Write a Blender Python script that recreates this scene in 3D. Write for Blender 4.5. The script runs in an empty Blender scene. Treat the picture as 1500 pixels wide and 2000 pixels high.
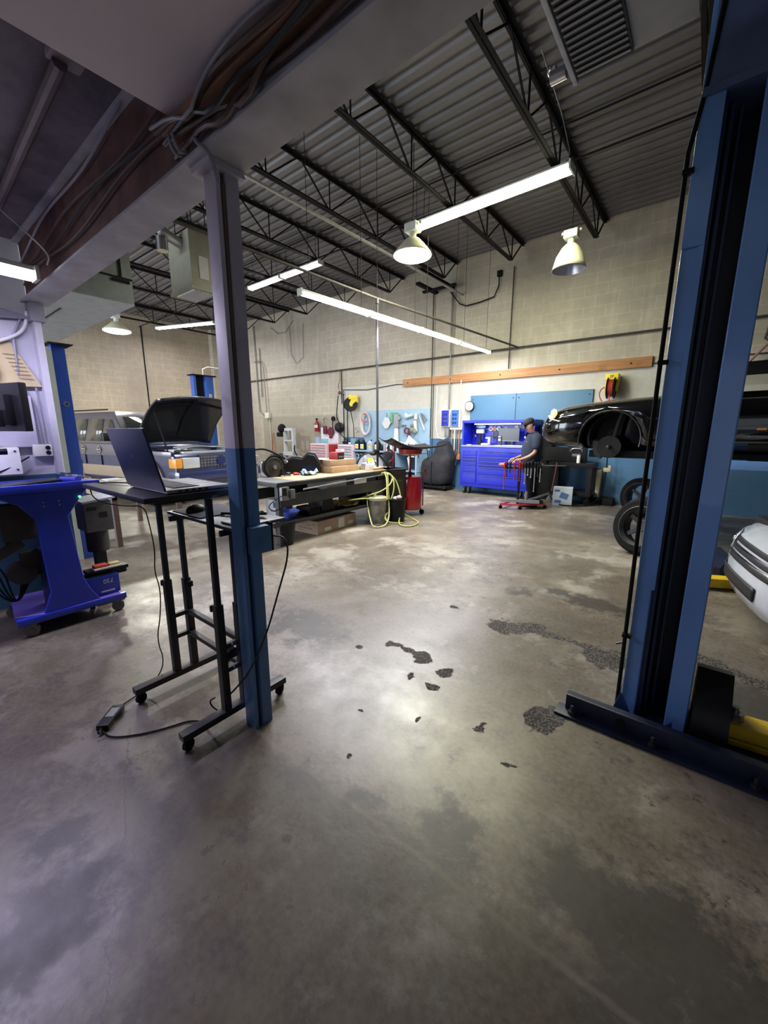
import bpy, bmesh, math, random
from mathutils import Vector, Matrix
random.seed(7)
S = bpy.context.scene
R = math.radians
PI = math.pi

# ------------------------------------------------------------------ camera, world, exposure, large lights
cd = bpy.data.cameras.new('camera'); cam = bpy.data.objects.new('camera', cd)
S.collection.objects.link(cam); S.camera = cam
cam.location = (0, 0, 1.5)
cam.rotation_euler = (R(90 - 11.6), 0, R(38.4))
cd.sensor_fit = 'AUTO'; cd.sensor_width = 36; cd.lens = 780 / 2000 * 36
cd.clip_start = .05; cd.clip_end = 100
W = bpy.data.worlds.new('world'); S.world = W; W.use_nodes = True
W.node_tree.nodes['Background'].inputs[0].default_value = (.75, .85, 1, 1)
W.node_tree.nodes['Background'].inputs[1].default_value = 1.0
S.view_settings.view_transform = 'Standard'; S.view_settings.look = 'None'
S.view_settings.gamma = 1; S.view_settings.use_curve_mapping = False
S.view_settings.exposure = 0.42

def area(name, loc, size, energy, color, rot=(0, 0, 0), spread=180):
    l = bpy.data.lights.new(name, 'AREA'); l.shape = 'RECTANGLE'; l.size, l.size_y = size
    l.energy = energy; l.color = color; l.spread = R(spread)
    o = bpy.data.objects.new(name, l); S.collection.objects.link(o)
    o.location = loc; o.rotation_euler = rot

    return o
# area lamps added inside the solid front wall, as daylight from unseen bay doors
area('daylight_front_fill', (1.8, -4.4, 1.9), (3.6, 3.4), 20, (.80, .88, 1), (R(90), 0, 0))  # added fill from behind the camera for the lift and soffit
area('daylight_left_bay', (-8.2, -4.4, 1.9), (4.6, 3.4), 480, (.78, .88, 1), (R(90), 0, 0))
area('daylight_far_bay', (-13.6, -4.4, 1.9), (3.8, 3.4), 330, (.85, .92, 1), (R(90), 0, 0))

# ------------------------------------------------------------------ materials
MATS = {}
def mat(name, col, rough=.5, metal=0, emit=None, es=0, noise=0, nscale=8, bump=0, coat=0, spec=None, alpha=None, trans=0, rustcol=None):
    if name in MATS: return MATS[name]
    m = bpy.data.materials.new(name); m.use_nodes = True; MATS[name] = m
    nt = m.node_tree; b = nt.nodes['Principled BSDF']
    b.inputs['Base Color'].default_value = (*col, 1)
    b.inputs['Roughness'].default_value = rough; b.inputs['Metallic'].default_value = metal
    if coat: b.inputs['Coat Weight'].default_value = coat; b.inputs['Coat Roughness'].default_value = .05
    if spec is not None: b.inputs['Specular IOR Level'].default_value = spec
    if trans: b.inputs['Transmission Weight'].default_value = trans
    if emit: b.inputs['Emission Color'].default_value = (*emit, 1); b.inputs['Emission Strength'].default_value = es
    tc = nt.nodes.new('ShaderNodeTexCoord'); nz = nt.nodes.new('ShaderNodeTexNoise')
    nz.inputs['Scale'].default_value = nscale; nz.inputs['Detail'].default_value = 6
    nt.links.new(tc.outputs['Object'], nz.inputs['Vector'])
    n = noise if noise else .08
    rp = nt.nodes.new('ShaderNodeValToRGB')
    rp.color_ramp.elements[0].position = .3; rp.color_ramp.elements[1].position = .7
    c2 = rustcol if rustcol else tuple(c * (1 - n) for c in col)
    rp.color_ramp.elements[0].color = (*c2, 1); rp.color_ramp.elements[1].color = (*[min(1, c * (1 + n * .6)) for c in col], 1)
    nt.links.new(nz.outputs['Fac'], rp.inputs['Fac']); nt.links.new(rp.outputs['Color'], b.inputs['Base Color'])
    if bump:
        bp = nt.nodes.new('ShaderNodeBump'); bp.inputs['Strength'].default_value = bump; bp.inputs['Distance'].default_value = .01
        nt.links.new(nz.outputs['Fac'], bp.inputs['Height']); nt.links.new(bp.outputs['Normal'], b.inputs['Normal'])
    return m

blk = mat('black_metal', (.008, .008, .010), .45, .2, spec=.3)
blkpl = mat('black_plastic', (.008, .008, .010), .42, spec=.25)
blkmat = mat('black_matte', (.009, .009, .010), .85, spec=.2)
rubber = mat('rubber', (.009, .009, .009), .85, noise=.3, spec=.15)
steel = mat('steel', (.45, .45, .46), .3, .9, noise=.2)
chrome = mat('chrome', (.8, .8, .82), .1, 1)
grayp = mat('grey_paint', (.30, .30, .31), .45, noise=.2)
beamgray = mat('grey_beam_paint', (.42, .42, .46), .45, noise=.3, nscale=5, bump=.3)
blueP = mat('lift_blue', (.10, .24, .55), .35, coat=.3, noise=.15, nscale=3)
bluePost = mat('post_blue_paint', (.08, .21, .42), .45, noise=.35, nscale=6, bump=.3)
royal = mat('royal_blue', (.004, .012, .40), .4, coat=.1)
cartblue = mat('cart_blue', (.012, .03, .36), .35, coat=.3, noise=.1)
navy = mat('navy_metal', (.008, .012, .03), .4, .2)
white = mat('white_plastic', (.75, .75, .76), .4)
offw = mat('off_white_enamel', (.7, .7, .62), .45, noise=.15)
redP = mat('red_paint', (.28, .008, .01), .3, coat=.4)
yellowP = mat('yellow_paint', (.65, .45, .02), .45, noise=.25)
yel = mat('yellow_plastic', (.8, .62, .02), .4)
card = mat('cardboard', (.36, .24, .14), .8, noise=.15)
wood = mat('plank_wood', (.44, .21, .08), .6, noise=.35, nscale=4)
benchwood = mat('bench_wood', (.45, .33, .18), .6, noise=.3)
silver = mat('silver_plastic', (.38, .39, .42), .35, .6)
darkgray = mat('dark_grey_metal', (.035, .035, .037), .5, .2, noise=.3)
midgray = mat('mid_grey', (.14, .14, .145), .5, noise=.2)
paper = mat('paper', (.6, .6, .58), .8)
glassdk = mat('tinted_glass', (.02, .025, .022), .06, spec=.8)
skin = mat('skin', (.36, .19, .12), .5)
tube_m = mat('tube_glow', (1, 1, 1), .4, emit=(.93, .9, 1), es=9)
tube_y = mat('tube_glow_warm', (1, 1, 1), .4, emit=(1, 1, .62), es=9)
bulb_m = mat('bulb_glow', (1, 1, 1), .4, emit=(1, 1, .85), es=9)

# ------------------------------------------------------------------ mesh builder
class MB:
    def __init__(s): s.bm = bmesh.new()
    def _tf(s, vs, loc=(0, 0, 0), rot=None):
        M = Matrix.Translation(loc)
        if rot: M = M @ (Matrix.Rotation(rot[2], 4, 'Z') @ Matrix.Rotation(rot[1], 4, 'Y') @ Matrix.Rotation(rot[0], 4, 'X'))
        bmesh.ops.transform(s.bm, matrix=M, verts=vs)
    def box(s, c, d, rot=None, taper=None, bev=0):
        r = bmesh.ops.create_cube(s.bm, size=1); vs = r['verts']
        for v in vs:
            v.co = Vector((v.co.x * d[0], v.co.y * d[1], v.co.z * d[2]))
            if taper and v.co.z > 0: v.co.x *= taper[0]; v.co.y *= taper[1]
        if bev:
            es = list({e for v in vs for e in v.link_edges})
            rr = bmesh.ops.bevel(s.bm, geom=es, offset=bev, segments=2, affect='EDGES', profile=.7)
            vs = list({v for f in rr['faces'] for v in f.verts} | {v for v in vs if v.is_valid})
        s._tf(vs, c, rot); return s
    def bb(s, a, b, bev=0):       # box by two corners
        return s.box([(a[i] + b[i]) / 2 for i in range(3)], [abs(b[i] - a[i]) for i in range(3)], bev=bev)
    def cyl(s, c, r, h, rot=None, n=20, r2=None):
        q = bmesh.ops.create_cone(s.bm, cap_ends=True, segments=n, radius1=r, radius2=r if r2 is None else r2, depth=h)
        s._tf(q['verts'], c, rot); return s
    def sph(s, c, r, sc=(1, 1, 1), n=14, rot=None):
        q = bmesh.ops.create_uvsphere(s.bm, u_segments=n, v_segments=max(6, n // 2 + 2), radius=r)
        for v in q['verts']: v.co = Vector((v.co.x * sc[0], v.co.y * sc[1], v.co.z * sc[2]))
        s._tf(q['verts'], c, rot); return s
    def lathe(s, prof, c=(0, 0, 0), rot=None, n=24, close=False, cap=True):
        vs = []; rings = []
        for r, z in prof:
            ring = [s.bm.verts.new((r * math.cos(2 * PI * i / n), r * math.sin(2 * PI * i / n), z)) for i in range(n)]
            rings.append(ring); vs += ring
        k = len(rings)
        for a in range(k if close else k - 1):
            A, B = rings[a], rings[(a + 1) % k]
            for i in range(n): s.bm.faces.new((A[i], A[(i + 1) % n], B[(i + 1) % n], B[i]))
        if not close and cap:
            if prof[0][0] > 1e-4: s.bm.faces.new(rings[0][::-1])
            if prof[-1][0] > 1e-4: s.bm.faces.new(rings[-1])
        s._tf(vs, c, rot); return s
    def tube(s, pts, r=.01, n=8, closed=False, smooth=0):
        P = [Vector(p) for p in pts]
        for _ in range(smooth):
            Q = [] if closed else [P[0]]
            m = len(P)
            for i in range(m if closed else m - 1):
                a, b = P[i], P[(i + 1) % m]; Q += [a * .75 + b * .25, a * .25 + b * .75]
            if not closed: Q.append(P[-1])
            P = Q
        m = len(P); rings = []; pn = None
        for i in range(m):
            if closed: d = P[(i + 1) % m] - P[i - 1]
            else: d = P[min(i + 1, m - 1)] - P[max(i - 1, 0)]
            if d.length < 1e-9: d = Vector((0, 0, 1))
            d.normalize()
            if pn is None: pn = d.orthogonal().normalized()
            pn = (pn - d * pn.dot(d));
            if pn.length < 1e-6: pn = d.orthogonal()
            pn.normalize(); q = d.cross(pn)
            rr = r[i * len(r) // m] if isinstance(r, (list, tuple)) else r
            rings.append([s.bm.verts.new(P[i] + (pn * math.cos(2 * PI * k / n) + q * math.sin(2 * PI * k / n)) * rr) for k in range(n)])
        for a in range(m if closed else m - 1):
            A, B = rings[a], rings[(a + 1) % m]
            for i in range(n): s.bm.faces.new((A[i], A[(i + 1) % n], B[(i + 1) % n], B[i]))
        if not closed: s.bm.faces.new(rings[0][::-1]); s.bm.faces.new(rings[-1])
        return s
    def bar(s, a, b, w, h=None, up=(0, 0, 1)):   # rectangular bar between two points
        a, b = Vector(a), Vector(b); d = b - a; L = d.length; d.normalize(); h = h or w
        u = Vector(up); u = u - d * u.dot(d)
        if u.length < 1e-4: u = d.orthogonal()
        u.normalize(); t = d.cross(u)
        q = bmesh.ops.create_cube(s.bm, size=1); c = (a + b) / 2
        for v in q['verts']: x, y, z = v.co; v.co = c + d * x * L + t * y * w + u * z * h
        return s
    def prism(s, poly, d, axis='y', c=(0, 0, 0), rot=None):   # polygon (u,v) extruded by d about 0 along axis
        f = {'y': lambda u, v, w: (u, w, v), 'x': lambda u, v, w: (w, u, v), 'z': lambda u, v, w: (u, v, w)}[axis]
        A = [s.bm.verts.new(f(u, v, -d / 2)) for u, v in poly]; B = [s.bm.verts.new(f(u, v, d / 2)) for u, v in poly]
        n = len(poly); s.bm.faces.new(A); s.bm.faces.new(B[::-1])
        for i in range(n): s.bm.faces.new((A[i], B[i], B[(i + 1) % n], A[(i + 1) % n]))
        s._tf(A + B, c, rot); return s
    def loft(s, secs, cap=True):
        rings = [[s.bm.verts.new(p) for p in sec] for sec in secs]; n = len(rings[0])
        for A, B in zip(rings, rings[1:]):
            for i in range(n): s.bm.faces.new((A[i], A[(i + 1) % n], B[(i + 1) % n], B[i]))
        if cap: s.bm.faces.new(rings[0][::-1]); s.bm.faces.new(rings[-1])
        return s
    def grid(s, fn, nu, nv):
        V = [[s.bm.verts.new(fn(i / nu, j / nv)) for j in range(nv + 1)] for i in range(nu + 1)]
        for i in range(nu):
            for j in range(nv): s.bm.faces.new((V[i][j], V[i + 1][j], V[i + 1][j + 1], V[i][j + 1]))
        return s
    def build(s, name, m, parent=None, bevel=0, smooth=True, sub=0, solid=0, world=False, auto=35):
        bmesh.ops.recalc_face_normals(s.bm, faces=s.bm.faces)
        if smooth:
            for f in s.bm.faces: f.smooth = True
            for e in s.bm.edges:
                if len(e.link_faces) == 2 and e.calc_face_angle(0) > R(auto): e.smooth = False
        if world and parent:
            bmesh.ops.transform(s.bm, matrix=wmat(parent).inverted(), verts=s.bm.verts)
        me = bpy.data.meshes.new(name); s.bm.to_mesh(me); s.bm.free()
        me.materials.append(m)
        o = bpy.data.objects.new(name, me); S.collection.objects.link(o)
        if parent: o.parent = parent
        if solid: k = o.modifiers.new('solid', 'SOLIDIFY'); k.thickness = solid; k.offset = 0
        if bevel: k = o.modifiers.new('bevel', 'BEVEL'); k.width = bevel; k.segments = 2; k.limit_method = 'ANGLE'; k.angle_limit = R(40)
        if sub: k = o.modifiers.new('sub', 'SUBSURF'); k.levels = sub; k.render_levels = sub
        return o
def wmat(o):
    M = Matrix.Translation(o.location) @ o.rotation_euler.to_matrix().to_4x4()
    return (wmat(o.parent) @ M) if o.parent else M
def tag(o, label, cat, group=None):
    o['label'] = label; o['category'] = cat
    if group: o['group'] = group
    return o
def T(name, label, cat, loc=(0, 0, 0), rz=0, group=None):
    o = bpy.data.objects.new(name, None); S.collection.objects.link(o); o.empty_display_size = .1
    o.location = loc; o.rotation_euler = (0, 0, rz)
    return tag(o, label, cat, group)
def struct(o): o['kind'] = 'structure'; return o
def children(o): return [c for c in S.collection.objects if c.parent == o]
def copy_tree(o, parent=None):
    c = o.copy(); S.collection.objects.link(c); c.parent = parent
    for ch in children(o): copy_tree(ch, c)
    return c
def dup(o, loc, rz=None, label=None):
    c = copy_tree(o); c.location = loc
    if rz is not None: c.rotation_euler = (0, 0, rz)
    if label: c['label'] = label
    return c
def text(body, size, loc, rot, m, parent, name='lettering', ex=.001):
    cu = bpy.data.curves.new(name, 'FONT'); cu.body = body; cu.size = size; cu.extrude = ex; cu.align_x = 'CENTER'; cu.align_y = 'CENTER'
    t = bpy.data.objects.new(name, cu); S.collection.objects.link(t)
    bpy.context.view_layer.update()
    me = bpy.data.meshes.new_from_object(t); bpy.data.objects.remove(t)
    me.materials.clear(); me.materials.append(m)
    o = bpy.data.objects.new(name, me); S.collection.objects.link(o); o.location = loc; o.rotation_euler = rot; o.parent = parent
    return o
def boolean(o, cutters):
    for c in cutters:
        k = o.modifiers.new('b', 'BOOLEAN'); k.object = c; k.operation = 'DIFFERENCE'; k.solver = 'EXACT'
    bpy.context.view_layer.update()
    me = bpy.data.meshes.new_from_object(o.evaluated_get(bpy.context.evaluated_depsgraph_get()))
    o.modifiers.clear(); o.data = me
    for c in cutters: bpy.data.objects.remove(c)
    return o

# ------------------------------------------------------------------ node helpers for the room surfaces
class NT:
    def __init__(s, name):
        s.m = bpy.data.materials.new(name); s.m.use_nodes = True; s.nt = s.m.node_tree; s.b = s.nt.nodes['Principled BSDF']
        s.geo = s.nt.nodes.new('ShaderNodeNewGeometry'); s.pos = s.geo.outputs['Position']
    def n(s, t, **k):
        x = s.nt.nodes.new(t)
        for a, v in k.items(): setattr(x, a, v)
        return x
    def link(s, a, b): s.nt.links.new(a, b)
    def noise(s, scale, detail=5, vec=None, rough=.55):
        x = s.n('ShaderNodeTexNoise'); x.inputs['Scale'].default_value = scale; x.inputs['Detail'].default_value = detail; x.inputs['Roughness'].default_value = rough
        s.link(vec or s.pos, x.inputs['Vector']); return x.outputs['Fac']
    def math(s, op, a, b=None, c=None):
        x = s.n('ShaderNodeMath', operation=op)
        for i, v in enumerate((a, b, c)):
            if v is None: continue
            if isinstance(v, (int, float)): x.inputs[i].default_value = v
            else: s.link(v, x.inputs[i])
        return x.outputs[0]
    def ramp(s, f, a, b, ca=(0, 0, 0), cb=(1, 1, 1)):
        x = s.n('ShaderNodeMapRange'); x.clamp = True; s.link(f, x.inputs[0]); x.inputs[1].default_value = a; x.inputs[2].default_value = b
        return x.outputs[0]
    def mix(s, f, a, b):
        x = s.n('ShaderNodeMix', data_type='RGBA')
        for i, v in ((0, f), (6, a), (7, b)):
            if isinstance(v, (int, float)): x.inputs[i].default_value = v
            elif isinstance(v, tuple): x.inputs[i].default_value = (*v, 1)
            else: s.link(v, x.inputs[i])
        return x.outputs[2]
    def xyz(s, v=None):
        x = s.n('ShaderNodeSeparateXYZ'); s.link(v or s.pos, x.inputs[0]); return x.outputs
    def comb(s, a, b, c):
        x = s.n('ShaderNodeCombineXYZ')
        for i, v in enumerate((a, b, c)):
            if isinstance(v, (int, float)): x.inputs[i].default_value = v
            else: s.link(v, x.inputs[i])
        return x.outputs[0]
    def bump(s, h, st=.3, d=.01):
        x = s.n('ShaderNodeBump'); x.inputs['Strength'].default_value = st; x.inputs['Distance'].default_value = d
        s.link(h, x.inputs['Height']); s.link(x.outputs[0], s.b.inputs['Normal'])
    def fin(s, col, rough=None):
        s.link(col, s.b.inputs['Base Color'])
        if rough is not None:
            if isinstance(rough, (int, float)): s.b.inputs['Roughness'].default_value = rough
            else: s.link(rough, s.b.inputs['Roughness'])
        return s.m

def block_wall(name, along, base, dark, blue=None, bluetop=1.3, band=None, bandx=None, xblue=None):
    t = NT(name); x, y, z = t.xyz(); u = x if along == 'x' else y
    br = t.n('ShaderNodeTexBrick'); t.link(t.comb(u, z, 0.0), br.inputs['Vector'])
    br.inputs['Scale'].default_value = 1; br.inputs['Brick Width'].default_value = .41; br.inputs['Row Height'].default_value = .205
    br.inputs['Mortar Size'].default_value = .007; br.inputs['Mortar Smooth'].default_value = .3; br.inputs['Bias'].default_value = 0
    br.inputs['Color1'].default_value = (*base, 1); br.inputs['Color2'].default_value = (*dark, 1)
    br.inputs['Mortar'].default_value = (*[min(1, c * 1.28) for c in base], 1)
    n1 = t.noise(.55, 6); n2 = t.noise(9, 6)
    col = t.mix(t.ramp(n1, .42, .75), br.outputs['Color'], tuple(c * .66 for c in base))
    st = t.noise(1, 4, t.comb(t.math('MULTIPLY', u, 5), 0.0, t.math('MULTIPLY', z, .5)))
    col = t.mix(t.math('MULTIPLY', t.ramp(st, .52, .7), .35), col, tuple(min(1, c * 1.25) for c in base))
    if band:
        f = t.math('MULTIPLY', t.math('LESS_THAN', z, 2.78), t.math('GREATER_THAN', x, bandx))
        col = t.mix(f, col, band)
        f2 = t.math('MULTIPLY', t.math('LESS_THAN', t.math('ADD', z, t.math('MULTIPLY', x, .002)), 1.95), t.math('MULTIPLY', t.math('LESS_THAN', x, bandx), t.math('GREATER_THAN', x, -13.2)))
        col = t.mix(f2, col, tuple(c * .72 for c in base))
    if blue:
        f = t.math('LESS_THAN', z, bluetop)
        if xblue is not None: f = t.math('MULTIPLY', f, t.math('GREATER_THAN', x, xblue))
        bl = t.mix(t.ramp(n1, .35, .7), blue, tuple(c * .72 for c in blue))
        col = t.mix(f, col, bl)
    col = t.mix(t.math('MULTIPLY', t.ramp(n2, .3, .7), .14), col, (.1, .09, .08))
    h = t.math('ADD', t.math('MULTIPLY', br.outputs['Fac'], -1.0), t.math('MULTIPLY', n2, .5))
    t.bump(h, .35, .008)
    return t.fin(col, .6)
wall_m = block_wall('block_wall_painted', 'x', (.50, .445, .345), (.45, .40, .315), blue=(.06, .17, .33), bluetop=1.28, band=(.52, .50, .43), bandx=-9.2, xblue=-9.0)
farwall_m = block_wall('block_wall_tan', 'y', (.46, .38, .27), (.42, .345, .245))
plain_wall_m = block_wall('block_wall_grey', 'x', (.25, .23, .21), (.22, .21, .19))
side_wall_m = block_wall('block_wall_side', 'y', (.25, .23, .21), (.22, .21, .19))

# office partition: white with blue dado
t = NT('partition_paint'); z = t.xyz()[2]; n1 = t.noise(2.2)
col = t.mix(t.math('LESS_THAN', z, 1.12), (.55, .55, .62), (.035, .10, .20)); col = t.mix(t.math('MULTIPLY', t.ramp(n1, .4, .8), .35), col, (.03, .03, .035))
part_m = t.fin(col, .5)

# corrugated roof deck
t = NT('roof_deck_metal'); n1 = t.noise(.4); n2 = t.noise(6)
x = t.xyz()[0]
col = t.mix(t.ramp(n1, .35, .7), (.20, .185, .18), (.125, .118, .12)); col = t.mix(t.math('MULTIPLY', n2, .3), col, (.07, .06, .06))
deck_m = t.fin(col, .55); t.b.inputs['Metallic'].default_value = .15

# concrete floor: worn sealed surface with chips, oil stains, a filled joint and hairline cracks
def floor_material():
    t = NT('worn_concrete'); x, y, z = t.xyz()
    wv = t.n('ShaderNodeTexNoise'); wv.inputs['Scale'].default_value = 5; wv.inputs['Detail'].default_value = 6; t.link(t.pos, wv.inputs['Vector'])
    sub = t.n('ShaderNodeVectorMath', operation='SUBTRACT'); t.link(wv.outputs['Color'], sub.inputs[0]); sub.inputs[1].default_value = (.5, .5, .5)
    sc = t.n('ShaderNodeVectorMath', operation='SCALE'); t.link(sub.outputs[0], sc.inputs[0]); sc.inputs['Scale'].default_value = .34
    ad = t.n('ShaderNodeVectorMath', operation='ADD'); t.link(t.pos, ad.inputs[0]); t.link(sc.outputs[0], ad.inputs[1]); warp = ad.outputs[0]
    n1 = t.noise(.7, 8, rough=.65); n2 = t.noise(3.5, 8, rough=.7); n3 = t.noise(40, 4); n4 = t.noise(1.6, 8, warp, .7)
    col = t.mix(t.ramp(n1, .42, .60), (.060, .048, .036), (.142, .124, .095))
    col = t.mix(t.math('MULTIPLY', t.ramp(n4, .48, .58), .75), col, (.075, .056, .040))
    col = t.mix(t.math('MULTIPLY', t.ramp(n2, .53, .62), .65), col, (.045, .039, .034))
    n5 = t.noise(1.1, 9, t.comb(t.math('ADD', x, 31.0), y, 0.0), .72)
    col = t.mix(t.math('MULTIPLY', t.ramp(n5, .53, .62), .6), col, (.27, .25, .215))
    col = t.mix(t.math('MULTIPLY', t.ramp(n3, .35, .65), .22), col, (.22, .195, .16))
    far_light = t.ramp(t.math('ADD', y, t.math('MULTIPLY', t.math('SUBTRACT', n4, .5), .5)), .97, 1.03)  # bright midfield and dark foreground painted into the colour, split at the joint
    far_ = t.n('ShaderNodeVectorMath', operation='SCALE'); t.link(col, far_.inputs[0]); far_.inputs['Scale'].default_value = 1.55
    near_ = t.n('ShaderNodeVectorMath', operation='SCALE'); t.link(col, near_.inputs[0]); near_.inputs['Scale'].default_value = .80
    col = t.mix(far_light, near_.outputs[0], far_.outputs[0])
    rough = t.ramp(n2, .2, .8)
    rough = t.math('ADD', t.math('MULTIPLY', rough, .26), .22)
    def blobs(lst, jit=1.0):
        acc = None
        wx, wy, _ = t.xyz(warp if jit else None)
        for (cx, cy, r, e) in lst:
            dx = t.math('SUBTRACT', wx, cx); dy = t.math('MULTIPLY', t.math('SUBTRACT', wy, cy), e)
            d = t.math('DIVIDE', t.math('SQRT', t.math('ADD', t.math('MULTIPLY', dx, dx), t.math('MULTIPLY', dy, dy))), r)
            acc = d if acc is None else t.math('MINIMUM', acc, d)
        return acc
    st = blobs([(-.12, 1.22, .17, 1.4), (.12, 1.2, .22, 1.3), (.32, 1.12, .25, 1.3), (.05, 1.05, .14, 1), (-.6, 1.1, .1, 1), (-.93, 1.03, .06, 1), (-1.45, .14, .12, 1), (-1.37, .04, .1, 1),
                (-1.7, .2, .08, 1), (-.57, 3.73, .22, 2), (-.9, 3.78, .1, 1.5), (-1.21, 3.6, .07, 1), (-2.3, 1.9, .3, 1.6), (.4, 2.7, .4, 1.4)])
    n6 = t.noise(9, 8, rough=.75)
    sf = t.math('MULTIPLY', t.ramp(t.math('ADD', st, t.math('MULTIPLY', t.math('SUBTRACT', n6, .5), 4.5)), 1.7, .8), .8)
    col = t.mix(sf, col, (.030, .027, .024))
    ch = blobs([(-1.53, 2.05, .055, 1.3), (-1.43, 2.06, .05, 1.3), (-1.32, 2.05, .065, 1), (-1.09, 2.07, .08, 1.5), (-1.22, 1.82, .035, 1.2), (-1.08, 1.82, .045, 2), (-1.49, 2.88, .05, 2), (-1.02, 2.86, .14, 1.3),
                (-.85, 2.92, .13, 1.5), (-.68, 2.93, .09, 2), (-.5, 2.9, .12, 2), (-.33, 2.82, .17, 1.1), (-.48, 1.97, .085, .8), (-.05, 2.95, .12, 1.4), (.24, 3.16, .14, 1.6), (.45, 3.1, .15, 1.8), (-1.75, 1.9, .03, 1), (-1.0, 1.55, .022, 1), (-.72, 1.72, .025, 1), (-1.25, 1.4, .02, 1), (-.55, 1.6, .03, 2), (-1.1, 1.15, .02, 1)])
    fr = t.noise(17, 8, rough=.8)
    cf = t.ramp(t.math('ADD', ch, t.math('MULTIPLY', t.math('SUBTRACT', fr, .5), 1.5)), 1.08, .98)
    vo = t.n('ShaderNodeTexVoronoi'); vo.inputs['Scale'].default_value = 85; t.link(t.pos, vo.inputs['Vector'])
    agg = t.mix(t.ramp(vo.outputs['Distance'], .1, .6), (.19, .165, .14), (.028, .023, .02))
    col = t.mix(cf, col, agg)
    # small random chips
    n7 = t.noise(14, 6, rough=.65); n8 = t.noise(.9, 3)
    sm = t.math('MULTIPLY', t.ramp(n7, .615, .63), t.ramp(n8, .45, .55))
    col = t.mix(t.math('MULTIPLY', sm, .85), col, (.07, .055, .045))
    # filled joint under the beam line
    ln = t.math('ABSOLUTE', t.math('SUBTRACT', t.math('ADD', y, t.math('MULTIPLY', t.math('SUBTRACT', n6, .5), .03)), .985))
    lf = t.math('MULTIPLY', t.ramp(ln, .016, .004), t.math('GREATER_THAN', x, -1.6))
    col = t.mix(t.math('MULTIPLY', lf, .30), col, (.20, .17, .13))
    ln2 = t.math('ABSOLUTE', t.math('SUBTRACT', t.math('ADD', y, t.math('MULTIPLY', t.math('SUBTRACT', n2, .5), .12)), 1.02))
    col = t.mix(t.math('MULTIPLY', t.math('MULTIPLY', t.ramp(ln2, .05, .01), t.ramp(n6, .45, .6)), .5), col, (.05, .045, .04))
    cr = t.math('ABSOLUTE', t.math('SUBTRACT', t.math('ADD', t.math('ADD', y, t.math('MULTIPLY', x, .42)), t.math('MULTIPLY', t.math('SUBTRACT', n2, .5), .16)), -.30))
    cf2 = t.math('MULTIPLY', t.ramp(cr, .004, .001), t.math('LESS_THAN', y, .6))
    col = t.mix(t.math('MULTIPLY', cf2, .7), col, (.05, .045, .04))
    rough = t.math('ADD', rough, t.math('MULTIPLY', cf, .5)); rough = t.math('SUBTRACT', rough, t.math('MULTIPLY', sf, -.1))
    h = t.math('ADD', t.math('MULTIPLY', n2, .35), t.math('ADD', t.math('MULTIPLY', n3, .05), t.math('MULTIPLY', cf, -1.2)))
    h = t.math('ADD', h, t.math('MULTIPLY', t.math('MULTIPLY', cf, vo.outputs['Distance']), -1.0))
    t.bump(h, .35, .012)
    t.b.inputs['Specular IOR Level'].default_value = .5
    return t.fin(col, rough)
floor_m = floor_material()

# ------------------------------------------------------------------ the room
X0, X1, Y0, Y1, ZC = -16.2, 6.0, -4.6, 9.3, 5.42
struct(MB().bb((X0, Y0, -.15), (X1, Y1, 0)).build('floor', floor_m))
struct(MB().bb((X0 - .2, Y1, -.15), (X1 + .2, Y1 + .2, ZC + .25)).build('wall_back', wall_m))
struct(MB().bb((X0 - .2, Y0, -.15), (X0, Y1, ZC + .25)).build('wall_left', farwall_m))
struct(MB().bb((X1, Y0, -.15), (X1 + .2, Y1, ZC + .25)).build('wall_right', side_wall_m))
struct(MB().bb((X0, Y0 - .2, -.15), (X1, Y0, ZC + .25)).build('wall_front', plain_wall_m))
# a pilaster in the far corner and a soot-dark joint on the far wall
struct(MB().bb((X0, 9.05, 0), (X0 + .25, 9.3, ZC)).build('trim_1', wall_m))
struct(MB().bb((X0, 6.52, 0), (X0 + .015, 6.56, ZC - .3)).build('trim_2', blkmat))
# corrugated deck: ribs run along X
def deck():
    mb = MB(); p = .19; y = Y0; prof = []
    while y < Y1:
        prof += [(y, ZC + .04), (y + .05, ZC + .04), (y + .075, ZC), (y + .165, ZC)]; y += p
    a = [mb.bm.verts.new((X0, q[0], q[1])) for q in prof]; b = [mb.bm.verts.new((X1, q[0], q[1])) for q in prof]
    for i in range(len(prof) - 1): mb.bm.faces.new((a[i], b[i], b[i + 1], a[i + 1]))
    o = mb.build('ceiling', deck_m, smooth=False); return o
struct(deck())
struct(MB().bb((X0, Y0, ZC + .05), (X1, Y1, ZC + .2)).build('ceiling_slab', deck_m))

# mezzanine over the camera: old dark deck on the left, painted board on the right
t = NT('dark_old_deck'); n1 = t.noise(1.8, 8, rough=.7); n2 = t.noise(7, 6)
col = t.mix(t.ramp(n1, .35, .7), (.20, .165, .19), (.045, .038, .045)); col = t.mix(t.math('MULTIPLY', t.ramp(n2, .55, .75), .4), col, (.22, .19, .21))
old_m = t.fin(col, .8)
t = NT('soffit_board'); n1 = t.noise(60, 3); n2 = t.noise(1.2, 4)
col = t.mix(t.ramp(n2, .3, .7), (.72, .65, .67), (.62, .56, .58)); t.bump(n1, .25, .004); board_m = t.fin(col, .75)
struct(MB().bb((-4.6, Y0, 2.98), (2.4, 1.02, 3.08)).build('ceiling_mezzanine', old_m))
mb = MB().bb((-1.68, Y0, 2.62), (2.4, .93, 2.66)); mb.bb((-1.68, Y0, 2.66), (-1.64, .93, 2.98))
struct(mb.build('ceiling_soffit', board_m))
struct(MB().bb((-4.7, Y0, 0), (-4.52, .97, 3.08)).build('wall_partition', part_m))
struct(MB().bb((2.4, Y0, 2.5), (2.5, 1.02, 3.1)).build('trim_3', board_m))
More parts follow.
